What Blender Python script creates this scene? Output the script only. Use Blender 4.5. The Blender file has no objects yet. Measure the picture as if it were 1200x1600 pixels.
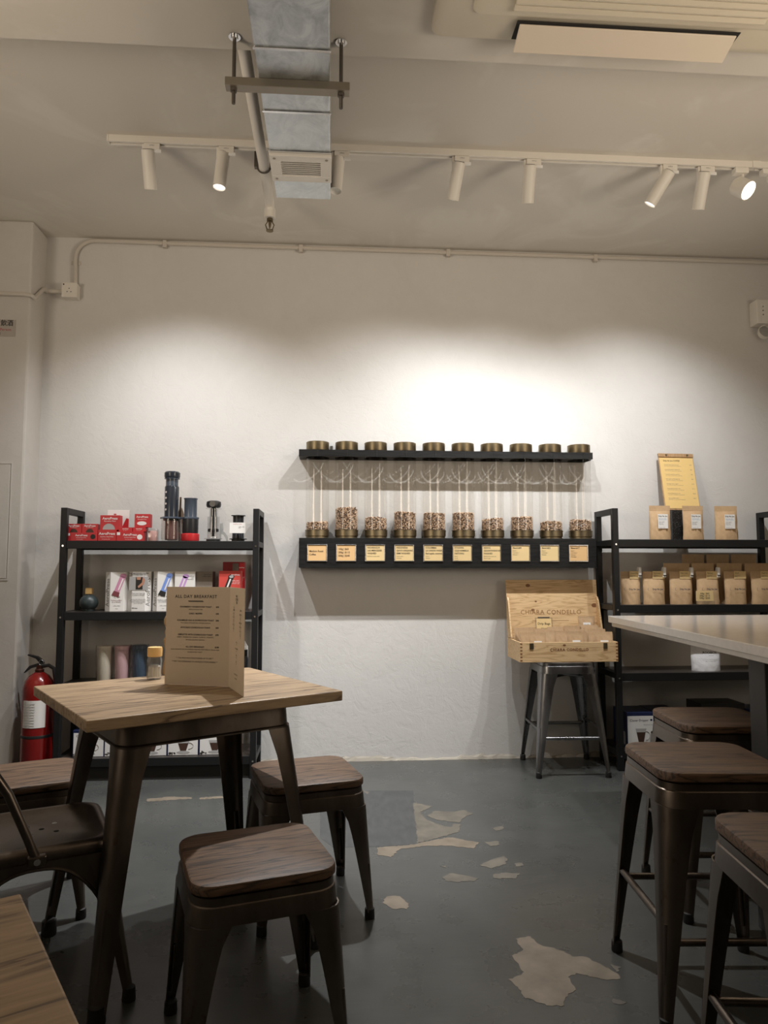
import bpy, bmesh, math, random
from mathutils import Vector, Matrix
R = math.radians
PI = math.pi
random.seed(7)

# ------------------------------------------------------------------ camera
FPX, YAW, PITCH, CH = 1130.0, R(4.1), R(4.5), 1.12
WALL = 4.336          # back wall plane (y)
CEIL, CEILN = 3.108, 2.96   # far ceiling, lower ceiling near the camera
scene = bpy.context.scene
C = scene.collection
cam = bpy.data.objects.new('camera', bpy.data.cameras.new('camera'))
C.objects.link(cam)
cam.location = (0, 0, CH)
cam.rotation_euler = (PI/2 + PITCH, 0, -YAW)
cam.data.sensor_fit = 'VERTICAL'
cam.data.sensor_height = 24.0
cam.data.lens = 24.0*FPX/1600.0
cam.data.clip_start = 0.02
scene.camera = cam
scene.view_settings.view_transform = 'Standard'
scene.view_settings.look = 'None'
scene.view_settings.gamma = 1.0
scene.view_settings.use_curve_mapping = False
scene.view_settings.exposure = 0.0
scene.cycles.caustics_reflective = False
scene.cycles.caustics_refractive = False

# ------------------------------------------------------------------ world: dim warm light of the rest of the shop
w = bpy.data.worlds.new('world'); scene.world = w
w.use_nodes = True
w.node_tree.nodes['Background'].inputs[0].default_value = (1.0, 0.80, 0.58, 1)
w.node_tree.nodes['Background'].inputs[1].default_value = 0.055

def lamp(name, kind, loc, energy, color, **kw):
    d = bpy.data.lights.new(name, kind); d.energy = energy; d.color = color
    for k, v in kw.items(): setattr(d, k, v)
    o = bpy.data.objects.new(name, d); C.objects.link(o); o.location = loc
    return o
WARM = (1.0, 0.85, 0.68)
NEUT = (0.98, 0.99, 1.0)
# added warm fill spots left and right, out of view, brightening the ceiling
for lx, ly, tx in ((2.9, 0.9, 0.9), (-2.6, 0.7, -0.6)):
    o = lamp('ceiling_fill', 'SPOT', (lx, ly, 1.75), 185.0, WARM, shadow_soft_size=0.6, spot_size=R(130), spot_blend=1.0)
    o.rotation_euler = (Vector((tx, 1.9, 3.1)) - Vector((lx, ly, 1.75))).to_track_quat('-Z', 'Y').to_euler()

# ------------------------------------------------------------------ pixel helpers (1200 x 1600 frame)
FW = Vector((math.sin(YAW)*math.cos(PITCH), math.cos(YAW)*math.cos(PITCH), math.sin(PITCH)))
RT = Vector((math.cos(YAW), -math.sin(YAW), 0)); UP = RT.cross(FW)
def ray(x, y): return FW + RT*((x-600)/FPX) + UP*((800-y)/FPX)
def q(x, y, Y):                       # pixel on the plane y = Y -> (X, Z)
    d = ray(x, y); t = Y/d.y; return d.x*t, CH + d.z*t
def g(x, y, z=0.0):                   # pixel on the plane z -> (X, Y)
    d = ray(x, y); t = (z-CH)/d.z; return d.x*t, d.y*t

# ------------------------------------------------------------------ materials
MATS = {}
def mat(name, col, rough=0.6, metal=0.0, spec=0.5, coat=0.0):
    if name in MATS: return MATS[name]
    m = bpy.data.materials.new(name); m.use_nodes = True
    b = m.node_tree.nodes['Principled BSDF']
    b.inputs['Base Color'].default_value = (*col, 1)
    b.inputs['Roughness'].default_value = rough
    b.inputs['Metallic'].default_value = metal
    b.inputs['Specular IOR Level'].default_value = spec
    b.inputs['Coat Weight'].default_value = coat
    MATS[name] = m
    return m
def nodes(m): return m.node_tree.nodes, m.node_tree.links, m.node_tree.nodes['Principled BSDF']
def coords(m, scale=(1, 1, 1), rot=(0, 0, 0)):
    n, l, b = nodes(m)
    t = n.new('ShaderNodeTexCoord'); mp = n.new('ShaderNodeMapping')
    mp.inputs['Scale'].default_value = scale; mp.inputs['Rotation'].default_value = rot
    l.new(t.outputs['Object'], mp.inputs['Vector'])
    return mp.outputs['Vector']
def noise(m, vec, scale, detail=4, rough=0.55, dist=0.0):
    n, l, b = nodes(m)
    t = n.new('ShaderNodeTexNoise')
    t.inputs['Scale'].default_value = scale; t.inputs['Detail'].default_value = detail
    t.inputs['Roughness'].default_value = rough; t.inputs['Distortion'].default_value = dist
    l.new(vec, t.inputs['Vector'])
    return t.outputs['Fac']
def ramp(m, fac, stops):
    n, l, b = nodes(m)
    r = n.new('ShaderNodeValToRGB'); e = r.color_ramp.elements
    while len(e) < len(stops): e.new(0.5)
    for i, (p, c) in enumerate(stops):
        e[i].position = p; e[i].color = (*c, 1) if len(c) == 3 else c
    l.new(fac, r.inputs['Fac'])
    return r.outputs['Color']
def mixc(m, fac, a, b_, mode='MIX'):
    n, l, b = nodes(m)
    x = n.new('ShaderNodeMix'); x.data_type = 'RGBA'; x.blend_type = mode
    for s, v in (('Factor', fac), ('A', a), ('B', b_)):
        i = [k for k in x.inputs if k.name == s and (k.type == 'VALUE' if s == 'Factor' else k.type == 'RGBA')][0]
        if hasattr(v, 'is_linked'): l.new(v, i)
        elif s == 'Factor': i.default_value = v
        else: i.default_value = (*v, 1)
    return [k for k in x.outputs if k.type == 'RGBA'][0]
def setc(m, col): n, l, b = nodes(m); l.new(col, b.inputs['Base Color'])
def setr(m, val): n, l, b = nodes(m); l.new(val, b.inputs['Roughness'])
def bump(m, h, strength, dist=0.01):
    n, l, b = nodes(m)
    x = n.new('ShaderNodeBump'); x.inputs['Strength'].default_value = strength; x.inputs['Distance'].default_value = dist
    prev = b.inputs['Normal'].links
    if prev: l.new(prev[0].from_socket, x.inputs['Normal'])
    l.new(h, x.inputs['Height']); l.new(x.outputs['Normal'], b.inputs['Normal'])

def m_plaster(name, c0, c1, relief=1.0):
    m = mat(name, c0, 0.75, spec=0.25)
    v = coords(m)
    n1 = noise(m, v, 1.6, 5, 0.6, 0.6); n2 = noise(m, v, 9, 6, 0.6, 1.2); n3 = noise(m, v, 55, 4, 0.6)
    setc(m, mixc(m, 0.35, ramp(m, n1, [(0.35, c0), (0.65, c1)]), ramp(m, n2, [(0.3, c0), (0.7, c1)])))
    bump(m, ramp(m, n2, [(0.42, (0, 0, 0)), (0.5, (0.8, 0.8, 0.8)), (0.75, (1, 1, 1))]), 0.09*relief, 0.010)
    bump(m, n3, 0.11*relief, 0.006)
    v2 = coords(m, (1.0, 1.0, 2.6), (0, R(28), 0))
    bump(m, ramp(m, noise(m, v2, 7, 3, 0.5, 2.2), [(0.47, (0, 0, 0)), (0.5, (1, 1, 1)), (0.53, (0, 0, 0))]), 0.07*relief, 0.006)
    return m
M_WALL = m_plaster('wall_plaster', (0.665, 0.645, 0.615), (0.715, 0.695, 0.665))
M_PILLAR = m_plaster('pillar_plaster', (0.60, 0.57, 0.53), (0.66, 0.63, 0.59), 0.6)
M_CEIL = mat('ceiling_paint', (0.6, 0.57, 0.53), 0.85, spec=0.2)
_v = coords(M_CEIL)
setc(M_CEIL, mixc(M_CEIL, ramp(M_CEIL, noise(M_CEIL, _v, 1.5, 4, 0.6, 1.0), [(0.54, (0, 0, 0)), (0.64, (1, 1, 1))]), (0.71, 0.67, 0.605), (0.765, 0.73, 0.665)))
bump(M_CEIL, noise(M_CEIL, _v, 5, 5), 0.12, 0.02)
M_FLOOR = mat('floor_paint', (0.1, 0.105, 0.105), 0.35, spec=0.5)
_v = coords(M_FLOOR)
_f = noise(M_FLOOR, _v, 2.2, 6, 0.62, 0.5)
_f2 = noise(M_FLOOR, coords(M_FLOOR, (3, 40, 1)), 2.0, 4)
setc(M_FLOOR, mixc(M_FLOOR, 0.25, ramp(M_FLOOR, _f, [(0.3, (0.046, 0.048, 0.046)), (0.7, (0.074, 0.075, 0.070))]), ramp(M_FLOOR, _f2, [(0.3, (0.044, 0.046, 0.044)), (0.7, (0.078, 0.079, 0.074))])))
setr(M_FLOOR, ramp(M_FLOOR, noise(M_FLOOR, _v, 7, 5), [(0.3, (0.25,)*3), (0.7, (0.33,)*3)]))
bump(M_FLOOR, noise(M_FLOOR, _v, 60, 3), 0.05, 0.002); bump(M_FLOOR, _f, 0.08, 0.02)
M_BARE = mat('bare_concrete', (0.36, 0.29, 0.215), 0.7)
_v = coords(M_BARE)
setc(M_BARE, ramp(M_BARE, noise(M_BARE, _v, 14, 6), [(0.3, (0.13, 0.104, 0.075)), (0.72, (0.20, 0.163, 0.12))])); bump(M_BARE, noise(M_BARE, _v, 60, 4), 0.3, 0.002)
M_BARE2 = mat('scuffed_concrete', (0.1, 0.09, 0.075), 0.6)
setc(M_BARE2, ramp(M_BARE2, noise(M_BARE2, coords(M_BARE2), 14, 6), [(0.3, (0.085, 0.076, 0.062)), (0.72, (0.15, 0.13, 0.10))]))
M_REPAIR = mat('repaired_floor', (0.10, 0.105, 0.11), 0.5)
setc(M_REPAIR, ramp(M_REPAIR, noise(M_REPAIR, coords(M_REPAIR, (3, 1, 1)), 12, 5), [(0.3, (0.040, 0.042, 0.043)), (0.75, (0.066, 0.068, 0.068))]))

def m_wood(name, dark, light, scale=1.0, rough=0.45, relief=0.25, axis=0, rings=9.0):
    m = mat(name, light, rough)
    sc = [1.1*scale, 1.1*scale, 1.1*scale]; k = [i for i in range(3) if i != axis]
    sc[axis] *= 0.10
    v = coords(m, tuple(sc))
    warp = noise(m, v, 6, 3, 0.5, 0.6)
    n, l, b = nodes(m)
    mt = n.new('ShaderNodeMath'); mt.operation = 'MULTIPLY'; mt.inputs[1].default_value = rings*2.2
    l.new(warp, mt.inputs[0])
    fr = n.new('ShaderNodeMath'); fr.operation = 'FRACT'; l.new(mt.outputs[0], fr.inputs[0])
    v2 = coords(m, tuple(3*s for s in sc))
    fine = noise(m, v2, 12, 5, 0.65)
    mid = [(a+b_)/2 for a, b_ in zip(dark, light)]
    c1 = ramp(m, fr.outputs[0], [(0.0, dark), (0.10, dark), (0.30, light), (0.75, light), (1.0, mid)])
    c2 = ramp(m, fine, [(0.3, dark), (0.62, light)])
    setc(m, mixc(m, 0.35, c1, c2))
    bump(m, c1, relief, 0.003); bump(m, fine, relief*0.6, 0.0015)
    return m
M_SEATWOOD = m_wood('dark_elm', (0.010, 0.005, 0.003), (0.128, 0.073, 0.040), 3.4, 0.55, 0.9, rings=3.2)
M_TABLEWOOD = m_wood('table_oak', (0.085, 0.052, 0.028), (0.38, 0.265, 0.155), 3.2, 0.42, 0.2, rings=2.2)
M_PINE = m_wood('pine', (0.50, 0.30, 0.135), (0.76, 0.54, 0.30), 3.0, 0.55, 0.08, rings=4)
M_MILLWOOD = m_wood('turned_wood', (0.30, 0.17, 0.08), (0.48, 0.30, 0.15), 2.0, 0.5, 0.1, axis=2)
M_CORK = mat('cork_wood', (0.66, 0.42, 0.16), 0.6)
M_BLACKWOOD = m_wood('black_stained_wood', (0.005, 0.005, 0.005), (0.016, 0.0155, 0.015), 3.0, 0.5, 0.5, rings=3)
nodes(M_BLACKWOOD)[2].inputs['Specular IOR Level'].default_value = 0.25
M_SHELFBOARD = m_wood('dark_shelf_board', (0.018, 0.014, 0.012), (0.045, 0.036, 0.030), 1.0, 0.35, 0.15)
M_BLACK = mat('black_metal', (0.013, 0.013, 0.0135), 0.45, spec=0.3)
M_BLACKP = mat('black_plastic', (0.02, 0.02, 0.022), 0.38)
M_RUBBER = mat('rubber', (0.015, 0.013, 0.012), 0.7)

def m_steel(name, c_a, c_b, rough, rust=0.5):
    m = mat(name, c_a, rough, 1.0)
    v = coords(m, (1, 1, 0.35))
    a = noise(m, v, 9, 6, 0.6); r = noise(m, coords(m, (1, 1, 0.5)), 26, 6, 0.7)
    base = ramp(m, a, [(0.3, c_a), (0.7, c_b)])
    fac = ramp(m, r, [(0.60, (0, 0, 0)), (0.72, (rust,)*3)])
    setc(m, mixc(m, fac, base, (0.10, 0.045, 0.02)))
    setr(m, ramp(m, a, [(0.3, (rough-0.06,)*3), (0.7, (rough+0.12,)*3)]))
    bump(m, noise(m, v, 30, 4), 0.06, 0.002)
    return m
M_GUN = m_steel('brown_gunmetal', (0.105, 0.084, 0.068), (0.18, 0.15, 0.125), 0.33, 0.7)
M_STEEL = m_steel('raw_steel', (0.20, 0.20, 0.205), (0.34, 0.34, 0.345), 0.28, 0.35)
M_CHROME = mat('bright_steel', (0.75, 0.75, 0.75), 0.22, 1.0)
M_BRASS = m_steel('aged_brass', (0.17, 0.135, 0.08), (0.30, 0.245, 0.155), 0.38, 0.3)
M_GALV = mat('galvanised_steel', (0.6, 0.63, 0.64), 0.42, 1.0)
_v = coords(M_GALV); _a = noise(M_GALV, coords(M_GALV, (1.4, 1.0, 1)), 9, 6, 0.7, 0.8)
setc(M_GALV, ramp(M_GALV, _a, [(0.35, (0.47, 0.50, 0.51)), (0.62, (0.74, 0.77, 0.78))])); setr(M_GALV, ramp(M_GALV, _a, [(0.35, (0.32,)*3), (0.65, (0.55,)*3)]))
M_CHANNEL = mat('zinc_channel', (0.36, 0.32, 0.26), 0.5, 1.0)
M_ROD = mat('threaded_rod', (0.16, 0.14, 0.12), 0.5, 1.0)
M_WHITEP = mat('white_paint', (0.80, 0.76, 0.69), 0.5)
M_CONDUIT = mat('conduit_paint', (0.62, 0.575, 0.51), 0.6)
M_ACP = mat('ac_plastic', (0.70, 0.63, 0.50), 0.5)
M_ACFLAP = mat('ac_flap', (0.80, 0.70, 0.58), 0.5)
M_DARK = mat('dark_gap', (0.02, 0.018, 0.016), 0.8)
M_STONE = mat('white_stone', (0.66, 0.62, 0.57), 0.16, spec=0.5)
setc(M_STONE, ramp(M_STONE, noise(M_STONE, coords(M_STONE), 40, 5), [(0.3, (0.62, 0.58, 0.53)), (0.7, (0.68, 0.64, 0.59))]))
M_SLAB = mat('charcoal_panel', (0.045, 0.045, 0.045), 0.55)
def m_kraft(name, a, b_):
    m = mat(name, a, 0.62); v = coords(m)
    setc(m, ramp(m, noise(m, v, 30, 5, 0.6), [(0.3, a), (0.7, b_)])); bump(m, noise(m, v, 22, 3, 0.5, 1.0), 0.35, 0.006)
    return m
M_KRAFT = m_kraft('kraft_paper', (0.54, 0.36, 0.20), (0.62, 0.43, 0.25))
M_FOIL = mat('white_pouch', (0.72, 0.72, 0.74), 0.4); bump(M_FOIL, noise(M_FOIL, coords(M_FOIL), 18, 4, 0.5, 1.0), 0.5, 0.01)
M_CARD = mat('cream_card', (0.80, 0.60, 0.30), 0.6)
M_CARD2 = mat('orange_card', (0.76, 0.49, 0.23), 0.6)
M_MENU = mat('tan_menu_card', (0.55, 0.455, 0.345), 0.75, spec=0.2)
M_PAPER = mat('yellow_paper', (0.80, 0.56, 0.22), 0.65)
M_WHITE = mat('white_card', (0.80, 0.78, 0.75), 0.5)
M_LABEL = mat('white_label', (0.86, 0.85, 0.83), 0.5)
M_INK = mat('black_ink', (0.02, 0.018, 0.016), 0.6)
M_BROWNINK = mat('brown_brand_ink', (0.22, 0.10, 0.04), 0.7)
M_GREYINK = mat('grey_ink', (0.20, 0.19, 0.18), 0.6)
M_WHITEINK = mat('white_ink', (0.86, 0.80, 0.78), 0.5)
M_REDINK = mat('red_ink', (0.50, 0.05, 0.05), 0.5)
M_RED = mat('red_box', (0.52, 0.022, 0.028), 0.42)
M_REDDARK = mat('dark_red_box', (0.30, 0.012, 0.016), 0.42)
M_CORAL = mat('coral_box', (0.62, 0.075, 0.06), 0.45)
M_REDP = mat('red_plastic', (0.58, 0.03, 0.035), 0.35)
M_EXT = mat('extinguisher_red', (0.22, 0.007, 0.006), 0.25, coat=0.5)
M_NAVY = mat('navy_print', (0.012, 0.02, 0.07), 0.4)
M_GREYC = mat('grey_print', (0.42, 0.41, 0.40), 0.6)
M_COFFEE = mat('coffee_print', (0.06, 0.03, 0.02), 0.5)
M_PINK = mat('pink_print', (0.62, 0.28, 0.42), 0.5)
M_PINKD = mat('plum_print', (0.20, 0.05, 0.06), 0.5)
M_BLUE = mat('blue_print', (0.20, 0.32, 0.72), 0.5)
M_LILAC = mat('lilac_print', (0.58, 0.34, 0.68), 0.5)
M_SKIN = mat('skin_print', (0.52, 0.26, 0.17), 0.6)
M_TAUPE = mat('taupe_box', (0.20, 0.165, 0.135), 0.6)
M_BEIGEB = mat('beige_bottle', (0.84, 0.76, 0.62), 0.45)
M_PINKB = mat('pink_bottle', (0.86, 0.55, 0.58), 0.45)
M_NAVYB = mat('navy_bottle', (0.07, 0.11, 0.165), 0.4)
M_TEAL = mat('slate_ceramic', (0.035, 0.05, 0.052), 0.4)
M_SMOKE = mat('smoke_plastic', (0.028, 0.034, 0.045), 0.22)
M_SMOKE2 = mat('grey_blue_plastic', (0.085, 0.105, 0.14), 0.25)
M_ROSE = mat('rose_brown_plastic', (0.22, 0.12, 0.115), 0.25)
M_SALT = mat('salt', (0.80, 0.78, 0.72), 0.8)
M_SPOON = mat('brown_paddle', (0.26, 0.18, 0.12), 0.5)
M_GREYP = mat('grey_paddle', (0.42, 0.42, 0.40), 0.5)
M_BEAN = mat('roasted_bean', (0.20, 0.10, 0.06), 0.42)
_n, _l, _b = nodes(M_BEAN)
_g = _n.new('ShaderNodeNewGeometry')
_l.new(ramp(M_BEAN, _g.outputs['Random Per Island'], [(0.0, (0.05, 0.022, 0.012)), (0.25, (0.20, 0.11, 0.06)), (0.5, (0.50, 0.33, 0.20)), (1.0, (0.78, 0.57, 0.40))]), _b.inputs['Base Color'])  # tone varies per bean; darkest tones also paint in the shaded gaps

def m_clear(name, tint, refl=0.06, rough=0.03):
    m = bpy.data.materials.new(name); m.use_nodes = True
    n = m.node_tree.nodes; l = m.node_tree.links; n.clear()
    o = n.new('ShaderNodeOutputMaterial'); t = n.new('ShaderNodeBsdfTransparent'); t.inputs[0].default_value = (*tint, 1)
    gl = n.new('ShaderNodeBsdfGlossy'); gl.inputs['Roughness'].default_value = rough
    lw = n.new('ShaderNodeLayerWeight'); lw.inputs['Blend'].default_value = 0.12
    ma = n.new('ShaderNodeMath'); ma.operation = 'MULTIPLY_ADD'; ma.inputs[1].default_value = 0.5; ma.inputs[2].default_value = refl
    l.new(lw.outputs['Facing'], ma.inputs[0])
    x = n.new('ShaderNodeMixShader'); l.new(ma.outputs[0], x.inputs[0]); l.new(t.outputs[0], x.inputs[1]); l.new(gl.outputs[0], x.inputs[2])
    l.new(x.outputs[0], o.inputs[0]); MATS[name] = m
    return m
M_ACRYL = m_clear('clear_acrylic', (0.98, 0.975, 0.965), 0.03)
M_GLASS = m_clear('clear_glass', (0.90, 0.90, 0.90), 0.08)
M_WRAP = m_clear('clear_wrap', (0.95, 0.95, 0.95), 0.12, 0.12)
bump_w = None
def m_emit(name, col, s):
    m = bpy.data.materials.new(name); m.use_nodes = True
    b = m.node_tree.nodes['Principled BSDF']
    b.inputs['Base Color'].default_value = (*col, 1); b.inputs['Emission Color'].default_value = (*col, 1); b.inputs['Emission Strength'].default_value = s
    return m
M_LENS = m_emit('lit_lens', (1.0, 0.97, 0.92), 2.2)
M_LENSD = m_emit('shaded_lens', (1.0, 0.97, 0.92), 0.35)
M_LENSW = m_emit('lit_warm_lens', (1.0, 0.90, 0.72), 9.0)

# ------------------------------------------------------------------ mesh builder
def rrect(hx, hy, r, n=5, cx=0, cy=0):
    p = []
    for sx, sy, a0 in ((1, 1, 0), (-1, 1, 90), (-1, -1, 180), (1, -1, 270)):
        for i in range(n+1):
            a = R(a0 + 90*i/n)
            p.append((cx + sx*(hx-r) + r*math.cos(a), cy + sy*(hy-r) + r*math.sin(a)))
    return p
class B:
    def __init__(s): s.bm = bmesh.new(); s.mx = None
    def v(s, p):
        p = Vector(p)
        return s.bm.verts.new(s.mx @ p if s.mx else p)
    def face(s, vs):
        try: return s.bm.faces.new(vs)
        except ValueError: return None
    def box(s, x0, x1, y0, y1, z0, z1):
        v = [s.v((x, y, z)) for z in (z0, z1) for x, y in ((x0, y0), (x1, y0), (x1, y1), (x0, y1))]
        for f in ((3, 2, 1, 0), (4, 5, 6, 7), (0, 1, 5, 4), (1, 2, 6, 5), (2, 3, 7, 6), (3, 0, 4, 7)): s.face([v[i] for i in f])
        return s
    def loft(s, loops, caps=True, closed=True):
        V = [[s.v(p) for p in lp] for lp in loops]
        n = len(V[0])
        for a, b in zip(V, V[1:]):
            for i in range(n if closed else n-1):
                j = (i+1) % n
                s.face([a[i], a[j], b[j], b[i]])
        if caps and closed:
            s.face(list(reversed(V[0]))); s.face(V[-1])
        return s
    def prism(s, poly, z0, z1, axis='z'):
        f = {'z': lambda a, b, c: (a, b, c), 'y': lambda a, b, c: (a, c, b), 'x': lambda a, b, c: (c, a, b)}[axis]
        return s.loft([[f(a, b, z0) for a, b in poly], [f(a, b, z1) for a, b in poly]])
    def cyl(s, p0, p1, r0, r1=None, n=16, caps=True):
        r1 = r0 if r1 is None else r1
        p0, p1 = Vector(p0), Vector(p1); d = (p1-p0).normalized()
        u = d.orthogonal().normalized(); w_ = d.cross(u)
        lp = lambda p, r: [p + u*(r*math.cos(2*PI*i/n)) + w_*(r*math.sin(2*PI*i/n)) for i in range(n)]
        return s.loft([lp(p0, r0), lp(p1, r1)], caps)
    def lathe(s, prof, n=24, c=(0, 0, 0), caps=True):
        return s.loft([[(c[0]+r*math.cos(2*PI*i/n), c[1]+r*math.sin(2*PI*i/n), c[2]+z) for i in range(n)] for r, z in prof], caps)
    def tube(s, path, r, n=10):
        P = [Vector(p) for p in path]; loops = []; u = None
        for i, p in enumerate(P):
            d = ((P[min(i+1, len(P)-1)] - p).normalized() + (p - P[max(i-1, 0)]).normalized()).normalized()
            if u is None: u = d.orthogonal().normalized()
            u = (u - d*u.dot(d)).normalized(); w_ = d.cross(u)
            loops.append([p + u*(r*math.cos(2*PI*k/n)) + w_*(r*math.sin(2*PI*k/n)) for k in range(n)])
        return s.loft(loops)
    def mesh(s, name):
        bmesh.ops.recalc_face_normals(s.bm, faces=s.bm.faces[:])
        me = bpy.data.meshes.new(name); s.bm.to_mesh(me); s.bm.free()
        return me
    def build(s, name, m, parent=None, smooth=True, bevel=0.0, label=None, angle=35):
        return obj(name, s.mesh(name), m, parent, smooth, bevel, label, angle)
def obj(name, me, m, parent=None, smooth=True, bevel=0.0, label=None, angle=35):
    if m and not me.materials: me.materials.append(m)
    if smooth and len(me.polygons):
        me.polygons.foreach_set('use_smooth', [True]*len(me.polygons)); me.set_sharp_from_angle(angle=R(angle))
    o = bpy.data.objects.new(name, me); C.objects.link(o)
    if parent: o.parent = parent
    if bevel:
        b = o.modifiers.new('bevel', 'BEVEL'); b.width = bevel; b.segments = 2; b.limit_method = 'ANGLE'
    if label: o['label'] = label
    return o
def tag(o, label, cat, group=None):
    o['label'] = label; o['category'] = cat
    if group: o['group'] = group
    return o
def thing(name, label, cat, loc=(0, 0, 0), rotz=0.0, group=None, rot=None):
    o = bpy.data.objects.new(name, None); C.objects.link(o)
    o.empty_display_size = 0.05
    o.location = loc; o.rotation_euler = rot if rot else (0, 0, rotz)
    return tag(o, label, cat, group)
def struct(o): o['kind'] = 'structure'; return o
def copy_tree(o, parent=None):
    c = o.copy(); C.objects.link(c); c.parent = parent
    for ch in list(o.children): copy_tree(ch, c)
    return c
TXT = {}
def text(s, size, m, parent, loc, align='CENTER', rot=(PI/2, 0, 0), name='lettering', sx=1.0, bold=0.0, space=1.0, line=1.0):
    key = (s, align, round(bold, 4), space, line, m.name)
    if key not in TXT:
        cu = bpy.data.curves.new('text', 'FONT'); cu.body = s; cu.size = 1.0; cu.align_x = align; cu.align_y = 'CENTER'
        cu.resolution_u = 2; cu.offset = bold; cu.space_character = space; cu.space_line = line
        t = bpy.data.objects.new('text', cu); C.objects.link(t)
        bpy.context.view_layer.update()
        me = bpy.data.meshes.new_from_object(t.evaluated_get(bpy.context.evaluated_depsgraph_get()))
        bpy.data.objects.remove(t); bpy.data.curves.remove(cu)
        me.name = name; me.materials.clear(); me.materials.append(m)
        TXT[key] = me
    o = bpy.data.objects.new(name, TXT[key]); C.objects.link(o); o.parent = parent
    o.location = loc; o.rotation_euler = rot; o.scale = (size*sx, size, size)
    return o
def card(name, m, parent, x0, x1, z0, z1, y, t=0.0006, label=None):      # flat print on a face that looks to -y
    return B().box(x0, x1, y-t, y, z0, z1).build(name, m, parent, False, label=label)
def flat(name, m, parent, poly, y, t=0.0006):
    return B().prism(poly, y-t, y, 'y').build(name, m, parent, False)
def circ(cx, cz, r, n=20, a0=0, a1=360, rz=None):
    rz = r if rz is None else rz
    return [(cx + r*math.cos(R(a0+(a1-a0)*i/n)), cz + rz*math.sin(R(a0+(a1-a0)*i/n))) for i in range(n + (0 if a1-a0 == 360 else 1))]

# ================================================================== THE SETTING
XL, XR, YB = -3.0, 4.2, -3.0
PX, PY = -1.717, 4.135                # pillar corner
floor = struct(B().box(XL, XR, YB, WALL+0.1, -0.1, 0).build('floor', M_FLOOR, smooth=False))
floor['label'] = 'dark grey painted concrete floor with worn tan patches'
wb = struct(B().box(PX-0.02, XR, WALL, WALL+0.1, 0, CEIL).build('wall_back', M_WALL, smooth=False)); wb['label'] = 'rough white plastered back wall'
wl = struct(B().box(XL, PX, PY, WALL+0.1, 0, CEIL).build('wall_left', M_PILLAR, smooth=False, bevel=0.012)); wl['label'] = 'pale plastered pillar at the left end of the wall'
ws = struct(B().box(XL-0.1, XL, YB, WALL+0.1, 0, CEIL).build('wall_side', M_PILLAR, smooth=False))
wr = struct(B().box(XR, XR+0.1, YB, WALL+0.1, 0, CEIL).build('wall_right', M_WALL, smooth=False))
EDGE = 2.465
cl = struct(B().box(XL-0.1, XR+0.1, EDGE-0.01, WALL+0.1, CEIL, CEIL+0.1).build('ceiling', M_CEIL, smooth=False)); cl['label'] = 'off-white ceiling above the track lights'
cn = struct(B().box(XL-0.1, XR+0.1, YB, EDGE, CEILN, CEIL+0.1).build('ceiling_near', M_CEIL, smooth=False)); cn['label'] = 'lower strip of ceiling nearest the viewer'
# broken plaster lip where wall meets floor
bb = B(); xs = [PX + i*0.03 for i in range(int((XR-PX)/0.03))]
top = [0.016 + 0.008*math.sin(x*9) + random.uniform(-0.007, 0.009) for x in xs]
dep = [0.006 + random.uniform(-0.004, 0.006) for x in xs]
bb.loft([[(x, WALL-d-0.006, 0), (x, WALL-d, t*0.6), (x, WALL-0.001, t), (x, WALL-0.001, 0)] for x, t, d in zip(xs, top, dep)])
struct(bb.build('baseboard_back', mat('plaster_lip', (0.40, 0.36, 0.30), 0.85), smooth=False))

# worn patches of the floor paint (outlines read off the photo, on the floor plane)
def patch(pts, m, h=0.0008, jag=True):
    c = [g(500+a*0.41667, 1150+b*0.41667) for a, b in pts]
    out = []
    for i, p in enumerate(c):
        n_ = c[(i+1) % len(c)]; L = math.dist(p, n_)
        k = max(1, int(L/0.009)) if jag else 1
        for j in range(k):
            t = j/k; a = 0.0045 if (jag and j) else 0
            out.append((p[0]+(n_[0]-p[0])*t + random.uniform(-a, a), p[1]+(n_[1]-p[1])*t + random.uniform(-a, a)))
    o = B().prism(out, 0.0, h).build('bare_patch', m, floor, False)
    return o
patch([(175, 205), (350, 205), (352, 250), (365, 405), (230, 415), (50, 418), (0, 380), (0, 235)], M_REPAIR, 0.0005, False)
for pts in (
    [(733,762),(790,752),(830,785),(915,808),(945,828),(1000,830),(1060,860),(1120,895),(1125,912),(1085,915),(1030,905),(960,890),(930,905),(955,940),(950,960),(920,980),(915,1012),(850,1012),(800,990),(770,985),(745,950),(705,912),(740,900),(765,885),(750,870),(745,855),(720,825),(760,805)],
    [(350,250),(420,265),(400,275),(375,285),(400,315),(440,330),(490,345),(500,330),(528,330),(520,360),(480,372),(430,385),(366,402)],
    [(215,420),(250,415),(330,410),(430,390),(480,380),(600,400),(575,422),(480,412),(400,412),(300,425),(265,455),(215,445)],
    [(400,300),(430,282),(500,285),(540,278),(575,292),(545,302),(520,325),(490,322),(440,315)],
    [(598,485),(640,465),(690,450),(705,462),(695,482),(640,497)],
    [(458,530),(490,515),(540,522),(595,535),(580,545),(515,548),(470,543)],
    [(650,520),(700,513),(750,516),(735,535),(655,535)],
    [(235,625),(250,602),(300,600),(333,630),(325,650),(270,648)],
    [(615,398),(670,395),(675,408),(640,415)], [(645,345),(685,338),(690,348),(660,357)],
    [(1100,985),(1150,1000),(1135,1008),(1100,1003)], [(1090,855),(1130,870),(1110,885)],
    [(730,478),(760,475),(762,487),(735,490)], [(450,488),(475,486),(472,495)], [(160,207),(185,210),(178,218)]):
    patch(pts, M_BARE if len(pts) in (28, 6, 12) and pts[0][0] not in (598,) else M_BARE2)
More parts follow.
